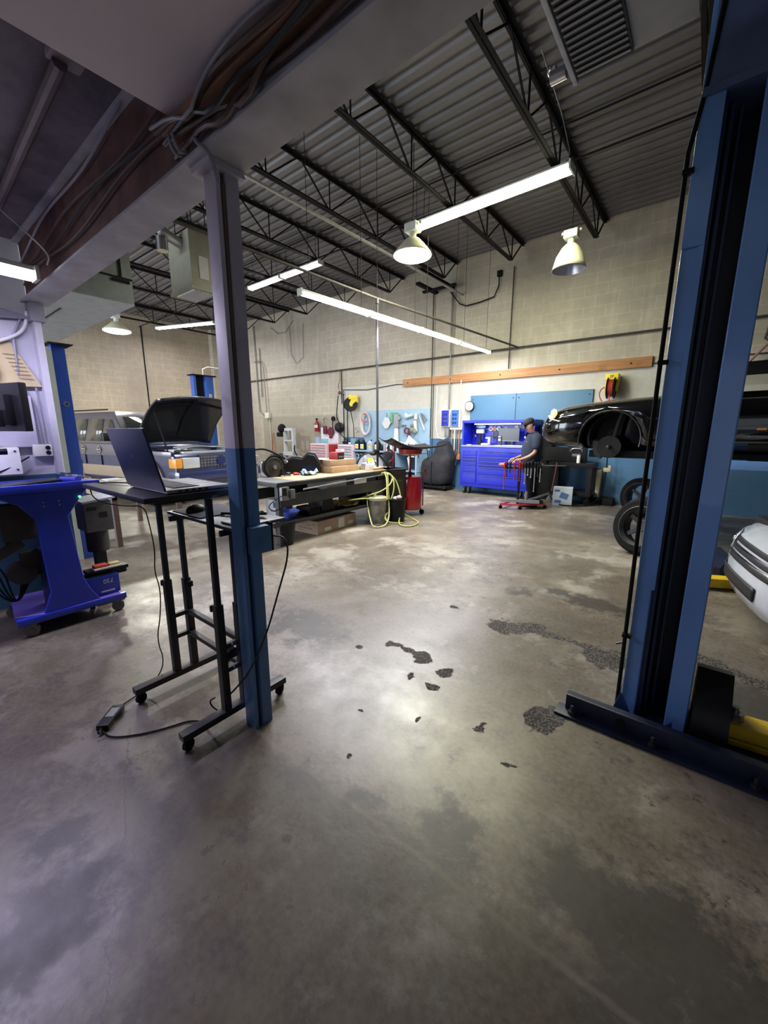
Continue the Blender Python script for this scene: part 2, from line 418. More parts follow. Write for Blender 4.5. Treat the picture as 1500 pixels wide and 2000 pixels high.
struct(MB().bb((-4.72, .97, 0), (-4.42, 1.02, 2.52), bev=.01).build('trim_4', part_m))
# no bay doors are built: the front wall stays solid
# ------------------------------------------------------------------ steelwork
redbrown = mat('rust_primer', (.13, .06, .05), .6, noise=.5)
cable_b = mat('cable_brown', (.10, .06, .045), .5); cable_g = mat('cable_grey', (.30, .29, .33), .5); cable_k = mat('cable_black', (.015, .015, .015), .5)
conduit_m = mat('conduit_grey', (.22, .22, .22), .4, .5, noise=.2)
rustpipe = mat('old_pipe', (.05, .043, .036), .6, .1, noise=.3)
bm_ = T('steel_beam', 'grey painted steel beam with cables along it, carried by the blue and white column', 'beam', (-1.64, 1.02, 2.52))
mb = MB().bb((-4.5, .92, 2.515), (2.4, 1.10, 2.53), .003); mb.build('bottom_flange', beamgray, bm_, world=True)
mb = MB().bb((-1.7, .985, 2.53), (2.4, 1.0, 2.96)).bb((-1.64, .935, 2.53), (2.4, .985, 2.62)); mb.build('web', beamgray, bm_, world=True)
mb = MB().bb((-4.5, .97, 2.53), (-1.70, 1.0, 2.96)); mb.build('primer_web', redbrown, bm_, world=True)
mb = MB().bb((-4.5, .93, 2.96), (2.4, 1.06, 2.975)); mb.build('top_flange', beamgray, bm_, world=True)
# wooden batten and cable bundle on the near side
tag(MB().bb((-1.75, .86, 2.585), (2.3, .925, 2.618), .004).build('wooden_batten', mat('orange_wood', (.30, .15, .075), .6, noise=.4, nscale=3)), 'orange-brown wooden batten under the cables beside the painted beam', 'batten')
for i, (mm, r, yy, zz) in enumerate([(cable_b, .010, .85, 2.60), (cable_k, .009, .87, 2.575), (cable_b, .009, .895, 2.572), (cable_g, .006, .835, 2.605), (cable_b, .011, .91, 2.56)]):
    pts = []
    for k in range(34):
        x = -1.78 + k * .125
        pts.append((x, yy + .012 * math.sin(k * 1.1 + i * 2), zz + .008 * math.sin(k * .9 + i) - (.05 if k == 2 + i % 3 else 0)))
    pts = pts
    o = MB().tube(pts, r, 7, smooth=1).build('power_cable', mm)
    tag(o, ['thickest-looped brown cable furthest from the beam on the painted ceiling', 'black cable running along the middle of the wooden batten', 'thin brown cable beside the black one on the batten', 'grey cable nearest the painted board ceiling', 'lowest brown cable hugging the beam edge'][i], 'cable', 'cables along the beam right of the column')
for i in range(4):
    pts = [(-4.4 + k * .22, .945 - .004 * (i % 2), 2.63 + .06 * i + .03 * math.sin(k * .8 + i * 1.7) + .015 * k * (1 if i == 3 else .3)) for k in range(13)]
    tag(MB().tube(pts, .007, 6, smooth=1).build('power_cable', [cable_b, cable_k, cable_b, cable_g][i]), ['lowest brown cable sagging on the left beam web', 'black cable on the left beam web', 'upper brown cable on the left beam web', 'pale wire rising across the left beam web'][i], 'cable', 'cables on the beam left of the column')
mb = MB()
for k in range(2): mb.tube([(-1.72 + .03 * k, .9 + .03 * math.cos(a), 2.60 + .05 * math.sin(a) - .02) for a in [i * PI / 8 for i in range(16)]], .006, 6, closed=True)
mb.tube([(-1.62, .93, 2.62), (-1.6, .9, 2.53), (-1.55, .93, 2.5), (-1.57, .97, 2.42)], .008, 6, smooth=2)
tag(mb.build('cable_loop', cable_g), 'loops of pale wire tied around the cable bundle over the column head', 'cable')

# column: white above, blue below
def twotone(name, hi, lo, zc, rough=.45):
    t = NT(name); z = t.xyz()[2]; n = t.noise(7, 6); n2 = t.noise(1.5, 6)
    col = t.mix(t.math('LESS_THAN', z, zc), hi, lo); col = t.mix(t.math('MULTIPLY', t.ramp(n, .58, .75), .45), col, (.06, .05, .05))
    col = t.mix(t.math('MULTIPLY', t.ramp(n2, .5, .75), .3), col, (.09, .08, .08)); t.bump(n, .2, .004); return t.fin(col, rough)
colm = twotone('column_paint', (.56, .52, .58), (.085, .20, .42), 1.42)
colt = twotone('column_cable_paint', (.16, .11, .08), (.015, .04, .10), 1.42)
col_ = T('support_column', 'square steel column painted white above and blue below, beside the black desk', 'column', (-1.655, 1.03, 0))
mb = MB().bb((-1.70, .985, 0), (-1.615, 1.005, 2.515), .003).bb((-1.70, 1.005, 0), (-1.645, 1.03, 2.515)).bb((-1.70, 1.03, 0), (-1.612, 1.085, 2.515), .003); mb.build('shaft', colm, col_, world=True)
mb = MB()
for k in range(3): mb.tube([(-1.632 + .004 * k, 1.009 + .007 * k, 2.5 - .02 * k), (-1.63, 1.010 + .007 * k, 1.6), (-1.628, 1.01 + .007 * k, 1.0)], .0055, 6)
mb.build('riser_cables', colt, col_, world=True)
MB().bb((-1.612, 1.01, .93), (-1.57, 1.115, 1.06), .006).build('outlet_box', bluePost, col_, world=True)
MB().bb((-1.61, 1.115, .93), (-1.575, 1.128, 1.07)).build('box_cover', blkmat, col_, world=True)
mb = MB().bb((-1.73, .95, 2.49), (-1.59, 1.10, 2.514)); mb.build('head_plate', colm, col_, world=True)
tag(MB().tube([(-1.59, 1.128, 1.0), (-1.55, 1.18, .99), (-1.53, 1.18, .90), (-1.55, 1.12, .72), (-1.595, 1.07, .50), (-1.60, .97, .35), (-1.70, .94, .22), (-1.76, .90, .15)], .0045, 6, smooth=2).build('power_cable', cable_k), 'black cord from the box on the column looping down behind it to the desk', 'cable')

# bar joists along Y
dk = mat('joist_black', (.010, .008, .008), .7, noise=.3, spec=.2)
def joist(x, lab, mm):
    t = T('roof_joist', lab, 'joist', (x, 9.3, ZC), 0, 'open-web roof joists')
    zt, zb = -.03, -.52
    mb = MB()
    for s in (-1, 1): mb.bar((s * .03, 0, zt), (s * .03, Y0 - Y1, zt), .05, .008).bar((s * .008, 0, zt - .02), (s * .008, Y0 - Y1, zt - .02), .008, .05)
    mb.build('top_chord', mm, t)
    mb = MB()
    for s in (-1, 1): mb.bar((s * .025, -.6, zb), (s * .025, Y0 - Y1, zb), .04, .008).bar((s * .008, -.6, zb + .02), (s * .008, Y0 - Y1, zb + .02), .008, .04)
    mb.build('bottom_chord', mm, t)
    mb = MB(); y = -.6; mb.bar((0, -.05, zt), (0, -.6, zb), .022)
    while y > Y0 - Y1:
        mb.bar((0, y, zb), (0, y, zt), .02).bar((0, y, zb), (0, y - .6, zt), .02).bar((0, y - .6, zt), (0, y - 1.2, zb), .02); y -= 1.2
    mb.build('web_bars', mm, t)
    return t
names = ['first', 'second', 'third', 'fourth', 'fifth', 'sixth', 'seventh', 'eighth', 'ninth', 'tenth', 'eleventh', 'twelfth', 'thirteenth']
j0 = joist(1.14, 'black open-web roof joist furthest right, above the blue lift', dk)
xs = [1.14 - 1.57 * k for k in range(11)]
wh = ['behind the hanging heater', 'over the unlit bell lamp', 'over the right end of the yellowish tube light', 'over the lit bell lamp', 'over the middle of the long lamp row', 'over the left end of the long lamp row', 'between the two-tube light and the column', 'over the open-hood car', 'over the far tube light', 'nearest the tan far wall']
for k, x in enumerate(xs[1:]): dup(j0, (x, 9.3, ZC), label='black roof joist, %s from the right, %s' % (names[k + 1], wh[k]))
# bridging rods
for i, (y, z, x0, x1) in enumerate([(3.0, ZC - .50, -15.5, 2.5), (6.2, ZC - .50, -15.5, 2.5), (6.2, ZC - .06, -15.5, 2.5)]):
    tag(MB().tube([(x0, y, z), (x1, y, z)], .013, 6).build('bridging_rod', dk), ['near bridging rod tying the lower joist chords together', 'far bridging rod tying the lower joist chords together', 'bridging rod tying the upper joist chords together'][i], 'rod')
# steel main pipe/rail along Y with pale line (crane rail) plus conduit
tag(MB().bb((-5.0, 2.0, 4.64), (-4.955, 9.29, 4.67)).build('door_track', mat('track_grey', (.36, .35, .33), .5, .1)), 'pale grey steel track running to the back wall under the joists', 'track')
tag(MB().tube([(-8.5, 1.4, 3.70), (-4.35, 1.4, 3.66)], .03, 10).build('black_pipe', blk), 'black pipe behind the left beam near the beige heater', 'pipe')
# conduit over the lamp row with its post on the bench
tag(MB().tube([(-4.72, -1.0, 3.66), (-4.58, 3.05, 3.62), (-4.44, 5.45, 3.58), (-3.52, 9.26, 3.30)], .02, 10).build('conduit', rustpipe), 'long dark conduit above the row of tube lights ending on the back wall', 'conduit')
post = T('conduit_post', 'tall thin grey pipe post rising from the bench end to the conduit', 'post', (-4.44, 5.42, .84))
MB().tube([(0, 0, 0), (0, 0, 2.73)], .020, 12).build('pipe', mat('post_pipe', (.04, .04, .043), .45, .2), post)
MB().cyl((0, 0, 2.70), .033, .08).cyl((0, 0, 1.75), .028, .05).build('coupling', MATS['post_pipe'], post)
MB().cyl((0, 0, .006), .05, .012).build('foot_flange', blkmat, post)

# ------------------------------------------------------------------ lamps
def strip(name_lab, a, b, mt, w=.10, h=.055, ntubes=1, hang=None, group=None, energy=30, color=(.93, .92, 1), lampn=1):
    a, b = Vector(a), Vector(b); t = T('tube_light', name_lab, 'ceiling light', ((a + b) / 2), 0, group)
    mid = (a + b) / 2; d = (b - a); L = d.length; d.normalize(); s = d.cross(Vector((0, 0, 1)))
    MB().bar(a + Vector((0, 0, .028)), b + Vector((0, 0, .028)), w * .8, h * .55).build('housing', offw, t, bevel=.004, world=True)
    for k in range(ntubes):
        off = s * ((k - (ntubes - 1) / 2) * w * .55)
        MB().tube([a + d * .02 + off + Vector((0, 0, -.012)), b - d * .02 + off + Vector((0, 0, -.012))], .024, 10).build('tube', mt, t, world=True)
    for e in (a, b): MB().bar(e - d * .01 + Vector((0, 0, .005)), e + d * .01 + Vector((0, 0, .005)), w, h + .03).build('end_cap', offw, t, world=True)
    if hang:
        for f in (.12, .88):
            p = a.lerp(b, f); MB().tube([p + Vector((0, 0, .05)), (p.x, p.y, hang)], .004, 5).build('hanger_wire', blkmat, t, world=True)
    MB().bar(a + d * .02 + Vector((0, 0, .022)), b - d * .02 + Vector((0, 0, .022)), w * .98, .02).build('reflector', white, t, world=True)
    l = bpy.data.lights.new('tube_lamp', 'AREA'); l.shape = 'RECTANGLE'; l.size = L * .95; l.size_y = w; l.energy = energy; l.color = color
    o = bpy.data.objects.new('tube_lamp', l); S.collection.objects.link(o); o.location = mid + Vector((0, 0, -.038)); o.rotation_euler = (0, 0, math.atan2(d.y, d.x))
    return t
# row of four, along Y under the conduit
A, B = Vector((-4.24, 3.62, 3.20)), Vector((-4.02, 8.86, 3.20))
for k in range(4):
    p, q = A.lerp(B, k / 4 + .004), A.lerp(B, (k + 1) / 4 - .004)
    strip('white tube light, %s in the long row above the bench' % ['nearest end', 'second from the near end', 'third from the near end', 'far end'][k], p, q, tube_m, w=.09, hang=ZC, group='row of tube lights above the bench', energy=(60, 60, 48, 34)[k])
strip('yellowish twin tube light hanging in front of the dark joists', (-4.22, 6.18, 4.80), (-1.78, 6.14, 4.80), tube_y, w=.25, h=.07, ntubes=2, energy=130, color=(1, 1, .70))
tag(MB().tube([(-1.84, 6.14, 4.85), (-1.82, 6.10, 5.0), (-1.80, 5.6, 5.15), (-1.82, 4.9, 5.33)], .006, 6).build('supply_cord', steel), 'thin cord rising from the right end of the yellowish tube light', 'cable')
for x_, l_ in ((-1.95, 'right'), (-4.05, 'left')): tag(MB().tube([(x_, 6.15, 4.84), (x_, 6.17, ZC)], .004, 6).build('hanger_wire', blkmat), '%s hanger wire holding the yellowish tube light' % l_, 'wire')
strip('white tube light, nearer of the pair left of the lamp row', (-9.0, 6.2, 4.82), (-7.83, 6.2, 4.82), tube_m, w=.15, ntubes=2, hang=ZC, group='pair of short tube lights', energy=55)
strip('white tube light, further of the pair left of the lamp row', (-7.77, 6.2, 4.82), (-6.55, 6.2, 4.82), tube_m, w=.15, ntubes=2, hang=ZC, group='pair of short tube lights', energy=55)
strip('white tube light glowing above the parked car near the far wall', (-14.7, 6.45, 4.80), (-12.55, 7.25, 4.80), tube_m, w=.16, ntubes=2, hang=ZC, energy=95)
strip('cold white tube light under the dark deck at the left edge', (-3.55, -.9, 2.50), (-3.60, .84, 2.50), tube_m, w=.11, ntubes=2, energy=50, color=(.72, .66, 1))

bell_m = mat('bell_enamel', (.8, .78, .55), .35); bell_in = mat('bell_inside', (.5, .5, .56), .3, .6)
def bell(lab, loc, r, top, lit, globe=False):
    t = T('bell_lamp', lab, 'ceiling light', loc, 0, None)
    if globe:
        prof = [(.02, .30), (.10, .28), (.16, .22), (r * .95, .10), (r, .07)]
    else:
        prof = [(.03, .36), (.08, .35), (.13, .30), (.20, .18), (r * .92, .06), (r, .0)]
    MB().lathe(prof + [(p[0] - .006, p[1] - .004) for p in prof[::-1]][0:0], n=32, cap=False).build('shade', bell_m, t, solid=.004)
    MB().lathe([(p[0] * .97, p[1] - .008) for p in prof], n=32, cap=False).build('reflector', bell_in, t)
    zt = prof[0][1]
    MB().cyl((0, 0, zt + .04), .05, .10).box((0, 0, zt + .13), (.2, .16, .11), bev=.01).cyl((.13, 0, zt + .17), .02, .03).cyl((-.13, 0, zt + .17), .02, .03).build('ballast', offw, t)
    MB().tube([(0, 0, zt + .18), (0, 0, top - loc[2])], .006, 6).box((0, 0, zt + .21), (.05, .03, .05)).build('hook', blkmat, t)
    if lit:
        if globe: MB().lathe([(r * .97, .075), (r * .96, .06), (r * .75, .035), (r * .4, .02), (.001, .015)], n=32).build('bulb', bulb_m, t)
        else: MB().sph((0, 0, .08), .09).build('bulb', bulb_m, t)
        l = bpy.data.lights.new('bell_light', 'AREA'); l.shape = 'DISK'; l.size = r * 1.8; l.energy = lit; l.color = (1, .98, .84)
        o = bpy.data.objects.new('bell_light', l); S.collection.objects.link(o); o.location = Vector(loc) + Vector((0, 0, .01))
    else:
        MB().sph((0, 0, .15), .045, (1, 1, 1.6)).build('bulb', white, t)
    return t
bell('lit bell lamp with a glowing lens hanging in the middle of the shop', (-3.70, 5.34, 3.93), .28, ZC, 95, True)
bell('unlit pale bell lamp hanging in front of the back wall', (-2.02, 7.22, 3.97), .25, ZC, 0)
bell('lit bell lamp hanging above the parked car on the left', (-12.2, 4.35, 3.92), .32, ZC, 150, True)

# ------------------------------------------------------------------ heaters and duct
ductm = mat('duct_green_grey', (.20, .22, .21), .5, .2, noise=.15); ductb = mat('duct_galvanised', (.42, .44, .46), .4, .3, noise=.15)
d_ = T('air_duct', 'wide boxy sheet metal duct passing behind the left beam', 'duct', (-5.16, 1.7, 2.85))
MB().bb((-9.6, 1.36, 2.86), (-5.16, 2.05, 3.55), .006).build('casing', ductm, d_, world=True)
MB().bb((-9.6, 1.36, 2.853), (-5.16, 2.05, 2.861)).build('bottom_sheet', ductb, d_, world=True)
mb = MB().bb((-5.158, 1.36, 3.1), (-5.15, 2.05, 3.115)).bb((-5.158, 1.93, 3.12), (-5.15, 1.95, 3.55)).bb((-5.158, 1.85, 3.06), (-5.148, 2.02, 3.09)).bb((-6.8, 1.55, 2.845), (-5.9, 1.56, 2.853)); mb.build('seams', blkmat, d_, world=True)

htr = T('unit_heater', 'grey ceiling heater with a louvred face hanging at the top right', 'heater', (-.6, 2.4, 3.5))
hgrey = mat('heater_grey', (.33, .33, .34), .45, noise=.12)
mb = MB().bb((-.85, 1.95, 3.50), (-.28, 2.88, 4.05), .03); mb.build('casing', hgrey, htr, world=True)
mb = MB().bb((-.845, 2.0, 3.482), (-.56, 2.86, 3.50)); mb.build('grille_frame', mat('heater_dark', (.03, .03, .03), .6), htr, world=True)
for k in range(20): MB().box((-.70, 2.03 + k * .042, 3.478), (.26, .026, .006), rot=(R(25), 0, 0)).build('louvre', hgrey, htr, world=True)
MB().bb((-.865, 1.95, 3.47), (-.84, 2.88, 3.505), .004).build('edge_rail', ductb, htr, world=True)
MB().cyl((-.98, 2.95, 3.62), .035, .09, (0, R(90), 0)).sph((-1.02, 2.95, 3.66), .03).tube([(-.95, 2.95, 3.62), (-.88, 2.9, 3.72), (-.85, 2.8, 3.66)], .01, 6).build('fan_motor', steel, htr, world=True)
for x, y in ((-.8, 2.0), (-.8, 2.8), (-.33, 2.8)): MB().tube([(x, y, 4.05), (x, y, ZC)], .006, 6).build('hanger_rod', blkmat, htr, world=True)
tag(MB().bb((-1.0, 1.6, 3.62), (-.9, 2.3, 3.7)).build('mounting_bracket', hgrey), 'pale metal bracket at the left side of the ceiling heater', 'bracket')

beige = mat('heater_beige', (.30, .29, .22), .5, noise=.1)
h2 = T('unit_heater', 'beige box heater with a chrome flue hanging behind the column', 'heater', (-7.2, 4.0, 3.85))
MB().bb((-7.75, 3.72, 3.86), (-7.02, 4.14, 4.72), .01).build('casing', beige, h2, world=True)
MB().bb((-7.78, 3.70, 3.82), (-7.0, 4.16, 3.86)).build('bottom_rim', beige, h2, world=True)
mb = MB()
for k in range(9): mb.box((-7.35, 3.76 + k * .042, 3.815), (.6, .01, .03), rot=(R(20), 0, 0))
mb.build('louvres', white, h2, world=True)
MB().bb((-7.015, 3.86, 4.0), (-7.005, 4.02, 4.35)).build('instruction_sheet', paper, h2, world=True)
MB().tube([(-7.3, 3.75, 4.55), (-7.3, 3.45, 4.62), (-7.3, 3.40, 4.72), (-7.3, 3.4, ZC)], .085, 14, smooth=2).build('flue', steel, h2, world=True)
MB().cyl((-7.3, 3.42, 4.45), .09, .2).build('flue_cap', chrome, h2, world=True)
for x in (-7.6, -7.15):
    for y in (3.8, 4.1): MB().tube([(x, y, 4.72), (x, y, ZC)], .008, 6).build('hanger_rod', blkmat, h2, world=True)

# dark deck details
tag(MB().tube([(-2.2, .82 - .12, 2.93), (-2.95, .72, 2.93), (-4.25, .76, 2.93)], .026, 10).build('sprinkler_pipe', mat('pinkish_pipe', (.13, .09, .105), .6, noise=.3)), 'pinkish grey pipe crossing the dark deck overhead', 'pipe')
tag(MB().bb((-2.24, .66, 2.94), (-2.12, .78, 2.978), .02).build('junction_box', mat('pale_patch', (.30, .27, .28), .7, noise=.2)), 'pale box on the dark deck next to the painted board ceiling', 'box')
tag(MB().tube([(-3.4, .86, 2.52), (-3.38, .88, 2.58), (-3.5, .80, 2.72), (-3.75, .70, 2.93)], .005, 6, smooth=2).build('lamp_cord', white), 'thin white cord from the left tube light up to the deck', 'cable')
# ------------------------------------------------------------------ back wall services
def wallpipe(lab, pts, r, m, cat='conduit', name='conduit'): return tag(MB().tube(pts, r, 8, smooth=0).build(name, m), lab, cat)
YW = 9.3
wallpipe('long dark conduit running level across the back wall above the wood plank', [(-15.6, YW - .04, 3.30), (2, YW - .04, 3.30), (6, YW - .04, 3.30)], .022, rustpipe)
wallpipe('old cable sagging just below the wood plank on the back wall', [(-9.0, YW - .02, 2.72), (-8, YW - .02, 2.66), (-6.9, YW - .02, 2.74), (-6, YW - .02, 2.7), (-5, YW - .02, 2.74), (-4, YW - .02, 2.72), (-3, YW - .02, 2.74), (-1, YW - .02, 2.72), (1.5, YW - .02, 2.74)], .011, rustpipe, 'cable', 'wall_cable')
for i, (x, z0, z1, mm, lab) in enumerate([(-13.1, 2.7, 4.4, rustpipe, 'vertical dark pipe near the far end of the back wall'), (-8.93, 1.05, 2.6, blkmat, 'vertical black pipe below the yellow reel, left of the pegboard'),
        (-5.75, 1.3, 4.9, rustpipe, 'tall dark vertical conduit right of the pegboard'), (-5.22, 1.75, 4.9, conduit_m, 'tall grey vertical conduit above the blue parts racks'),
        (-4.90, 1.35, 2.72, offw, 'pale vertical conduit beside the round wall clock'), (-3.72, 2.86, 4.98, rustpipe, 'thin vertical conduit rising from the middle of the plank'),
        (-9.0, 2.3, 3.3, blkmat, 'short black drop pipe from the conduit to the yellow reel'), (-8.78, 1.1, 2.1, blkmat, 'thin black hose hanging straight below the yellow reel')]):
    wallpipe(lab, [(x, YW - .05, z0), (x, YW - .05, z1)], .014 if i not in (3,) else .02, mm)
wallpipe('grey conduit with a bend and junction box near the far left of the back wall', [(-13.4, 9.25, 5.2), (-13.35, 9.25, 2.9), (-13.3, 9.25, 2.2), (-13.0, 9.25, 2.0), (-12.85, 9.25, 2.02)], .02, conduit_m)
wallpipe('second grey conduit looping from the top of the bend to the junction box', [(-13.4, 9.2, 3.95), (-13.0, 9.2, 3.95), (-12.85, 9.2, 3.7), (-12.80, 9.2, 2.1)], .018, conduit_m)
wallpipe('thin conduit dropping from the junction box to the floor outlets', [(-12.75, 9.26, 2.0), (-12.72, 9.26, .6)], .012, offw)
tag(MB().bb((-12.92, 9.18, 1.93), (-12.68, 9.29, 2.13), .01).build('junction_box', offw), 'small pale junction box on the far left of the back wall', 'box')
wallpipe('cable looping down from a black box high on the back wall', [(-5.25, 9.2, 4.75), (-5.0, 9.22, 4.45), (-4.85, 9.24, 4.38), (-4.5, 9.24, 4.40), (-4.15, 9.24, 4.45), (-4.05, 9.24, 4.65), (-4.05, 9.24, 4.85)], .014, blkmat, 'cable', 'wall_cable')
tag(MB().bb((-4.1, 9.22, 4.85), (-4.0, 9.29, 4.97), .01).build('junction_box', blkmat), 'small black box high on the back wall at the end of a looping cable', 'box')
tag(MB().box((-5.25, 8.6, 4.86), (.12, 1.5, .06)).box((-5.7, 8.9, 4.84), (.10, .9, .06)).box((-5.45, 9.0, 4.82), (.9, .08, .05)).build('conduit_rack', blkmat), 'black metal rack where the grey track meets the back wall', 'rack')
wallpipe('thin wire drooping in a long loop on the upper back wall', [(-11.4, 9.27, 4.9), (-11.35, 9.27, 4.0), (-11.1, 9.27, 3.68), (-10.75, 9.27, 3.85), (-10.7, 9.27, 4.9)], .006, rustpipe, 'cable', 'wall_wire')
wallpipe('thin wire drooping shallowly below the roof on the left part of the back wall', [(-12.4, 9.27, 5.0), (-12.0, 9.27, 4.75), (-11.6, 9.27, 4.75), (-11.2, 9.27, 5.05)], .006, rustpipe, 'cable', 'wall_wire')
wallpipe('reddish air hose hanging on the wall at the right edge', [(.6, 9.2, 3.3), (.55, 9.2, 2.95), (.75, 9.2, 2.8), (1.0, 9.2, 2.95), (1.05, 9.2, 3.3)], .02, mat('hose_dark', (.05, .03, .03), .5), 'hose', 'air_hose')
wallpipe('pinkish hose slanting down from the conduit at the right edge', [(.95, 9.15, 3.3), (.7, 9.15, 3.0), (.4, 9.15, 2.6)], .02, mat('hose_pink', (.35, .17, .15), .5), 'hose', 'air_hose')

# timber ledger
pl = T('wood_plank', 'long bare orange timber plank bolted to the back wall', 'plank', (-3.8, 9.28, 2.75))
t = NT('ledger_timber'); x, y, z = t.xyz(); g = t.noise(1, 7, t.comb(t.math('MULTIPLY', x, 1.2), 0.0, t.math('MULTIPLY', z, 22)), .6); n2 = t.noise(2.5, 6)
col = t.mix(t.ramp(g, .35, .65), (.48, .235, .085), (.33, .145, .05)); col = t.mix(t.math('MULTIPLY', t.ramp(n2, .6, .75), .6), col, (.16, .07, .03)); ledger = t.fin(col, .6)
MB().bb((-6.67, 9.24, 2.66), (-.96, 9.295, 2.85), .004).build('board', ledger, pl, world=True)
mb = MB()
for x in (-6.5, -5.2, -3.9, -2.6, -1.3): mb.cyl((x, 9.235, 2.75), .015, .012, (R(90), 0, 0), 8)
mb.build('bolts', blkmat, pl, world=True)

# blue boards
bb_ = mat('board_blue', (.065, .17, .27), .5, noise=.1, nscale=2)
for i, (a, b, l) in enumerate([(-4.63, -3.50, 'plain blue painted board on the back wall, left one beside the clock'), (-3.49, -1.91, 'plain blue painted board on the back wall, wider right one above the toolbox')]):
    o = T('wall_board', l, 'board', ((a + b) / 2, 9.28, 1.5), 0, 'blue boards on the back wall')
    MB().bb((a, 9.255, 1.3), (b, 9.295, 2.32), .003).build('panel', bb_, o, world=True)
    MB().cyl((b - .06, 9.252, 2.22), .012, .01, (R(90), 0, 0), 8).cyl((a + .06, 9.252, 2.22), .012, .01, (R(90), 0, 0), 8).build('screw', blkmat, o, world=True)
ck = T('wall_clock', 'small round white wall clock with a black rim', 'clock', (-4.63, 9.24, 2.07))
MB().lathe([(.001, 0), (.115, 0), (.12, .02), (.12, .045), (.105, .05)], rot=(R(90), 0, 0), n=32).build('rim', blkpl, ck)
MB().cyl((0, -.047, 0), .105, .008, (R(90), 0, 0), 32).build('dial', paper, ck)
MB().bar((0, -.053, 0), (.05, -.053, .0), .006).bar((0, -.053, 0), (-.07, -.053, .0), .004).build('hands', blkmat, ck)
for i, x in enumerate((-5.30, -5.02)):
    o = T('parts_rack', ['blue plastic parts rack on the wall, left of the two', 'blue plastic parts rack on the wall, right of the two by the clock'][i], 'rack', (x, 9.25, 1.6), 0, 'blue parts racks')
    MB().bb((x - .11, 9.2, 1.58), (x + .13, 9.28, 2.0), .005).build('backing', white, o, world=True)
    MB().bb((x - .08, 9.16, 1.60), (x + .11, 9.2, 1.99), .004).build('tray', royal if i == 0 else mat('mid_blue', (.03, .13, .6), .4), o, world=True)
    mb = MB()
    for r_ in range(3):
        for c_ in range(2): mb.box((x - .02 + .07 * c_, 9.155, 1.68 + r_ * .1), (.04, .015, .05))
    mb.build('parts', navy, o, world=True)
br = T('broom_rack', 'tool hanger with brooms and mops under the blue parts racks', 'rack', (-4.98, 9.2, 1.55))
MB().bb((-5.15, 9.2, 1.51), (-4.82, 9.28, 1.56)).build('rail', offw, br, world=True)
for i, (x, z0, m_) in enumerate([(-5.07, .95, card), (-4.99, .75, offw), (-4.93, 1.0, steel), (-4.86, .9, wood)]):
    tag(MB().tube([(x, 9.17, 1.52), (x, 9.17, z0)], .014, 8).box((x, 9.17, z0 - .06), (.09, .05, .14)).build('broom', m_), ['tan-handled broom, leftmost under the blue parts racks', 'white-handled mop under the blue parts racks', 'steel-handled squeegee under the blue parts racks', 'wooden-handled broom, rightmost beside the blue tool cabinet'][i], 'broom', 'brooms on the wall')
tag(MB().bb((-5.28, 9.16, 1.32), (-5.16, 9.29, 1.55), .01).build('outlet_box', conduit_m), 'grey electrical outlet box below the left blue parts rack', 'outlet')
wallpipe('white cable hanging in a U below the left blue parts rack', [(-5.58, 9.25, 2.6), (-5.6, 9.25, 1.6), (-5.52, 9.25, 1.3), (-5.35, 9.25, 1.27), (-5.24, 9.25, 1.3)], .01, white, 'cable', 'wall_cable')

# ------------------------------------------------------------------ hose reels
def reel(name_lab, loc, rz, wheel, rim, txt=None):
    t = T('hose_reel', name_lab, 'hose reel', loc, rz)
    MB().lathe([(.06, -.06), (.20, -.065), (.205, -.055), (.09, -.045), (.09, .045), (.205, .055), (.20, .065), (.06, .06)], rot=(0, R(90), 0), n=32).build('drum', rim, t)
    mb = MB()
    for k in range(5):
        mb.lathe([(.10 + .0, -.038 + k * .019 - .009), (.165, -.038 + k * .019 - .009), (.172, -.038 + k * .019), (.165, -.038 + k * .019 + .009), (.10, -.038 + k * .019 + .009)], rot=(0, R(90), 0), n=28)
    mb.build('hose', wheel, t)
    mb = MB().box((0, .06, .20), (.22, .25, .12), bev=.012).prism([(.18, .22), (.05, .24), (-.05, .02), (-.03, -.06), (.04, -.06), (.05, .0), (.18, .12)], .03, 'x', c=(.09, 0, 0)).prism([(.18, .22), (.05, .24), (-.05, .02), (-.03, -.06), (.04, -.06), (.05, .0), (.18, .12)], .03, 'x', c=(-.09, 0, 0))
    mb.build('frame', yel, t)
    MB().box((0, .19, .16), (.14, .06, .2)).build('wall_bracket', yel, t)
    return t
hred = mat('hose_red', (.42, .05, .03), .45)
r2 = reel('yellow framed hose reel with red hose on the wall above the black car', (-1.56, 9.07, 2.30), 0, hred, blkpl)
text('SP', .07, (0, -.068, .205), (R(90), 0, 0), blkmat, r2)
MB().tube([(0, -.1, -.1), (-.005, -.1, -.4), (.0, -.1, -.9), (.02, -.1, -1.35)], .012, 8).tube([(-.08, .05, .05), (-.19, .0, -.02), (-.2, -.02, -.15), (-.1, -.02, -.3)], .012, 8, smooth=2).build('hose_end', hred, r2)
r1 = reel('yellow framed hose reel with dark hose hanging left of the pegboard', (-8.45, 9.05, 2.25), R(-38), mat('hose_maroon', (.06, .02, .02), .5), blkpl)
MB().box((-.28, .05, .20), (.12, .1, .13)).build('regulator', white, r1)
MB().tube([(-.05, 0, -.15), (-.1, .1, -.6), (-.05, .1, -1.1)], .012, 8).build('hose_end', blkmat, r1)
tag(MB().tube([(-9.1, 9.2, 2.55), (-9.12, 9.15, 2.2), (-9.1, 9.1, 1.85), (-8.95, 9.1, 1.7), (-8.9, 9.1, 1.55), (-8.95, 9.1, 1.4), (-8.85, 9.1, 1.3), (-8.6, 9.1, 1.15)], .014, 8, smooth=2).build('air_hose', blkmat), 'black air hose twisting down between the pipes left of the pegboard', 'hose')
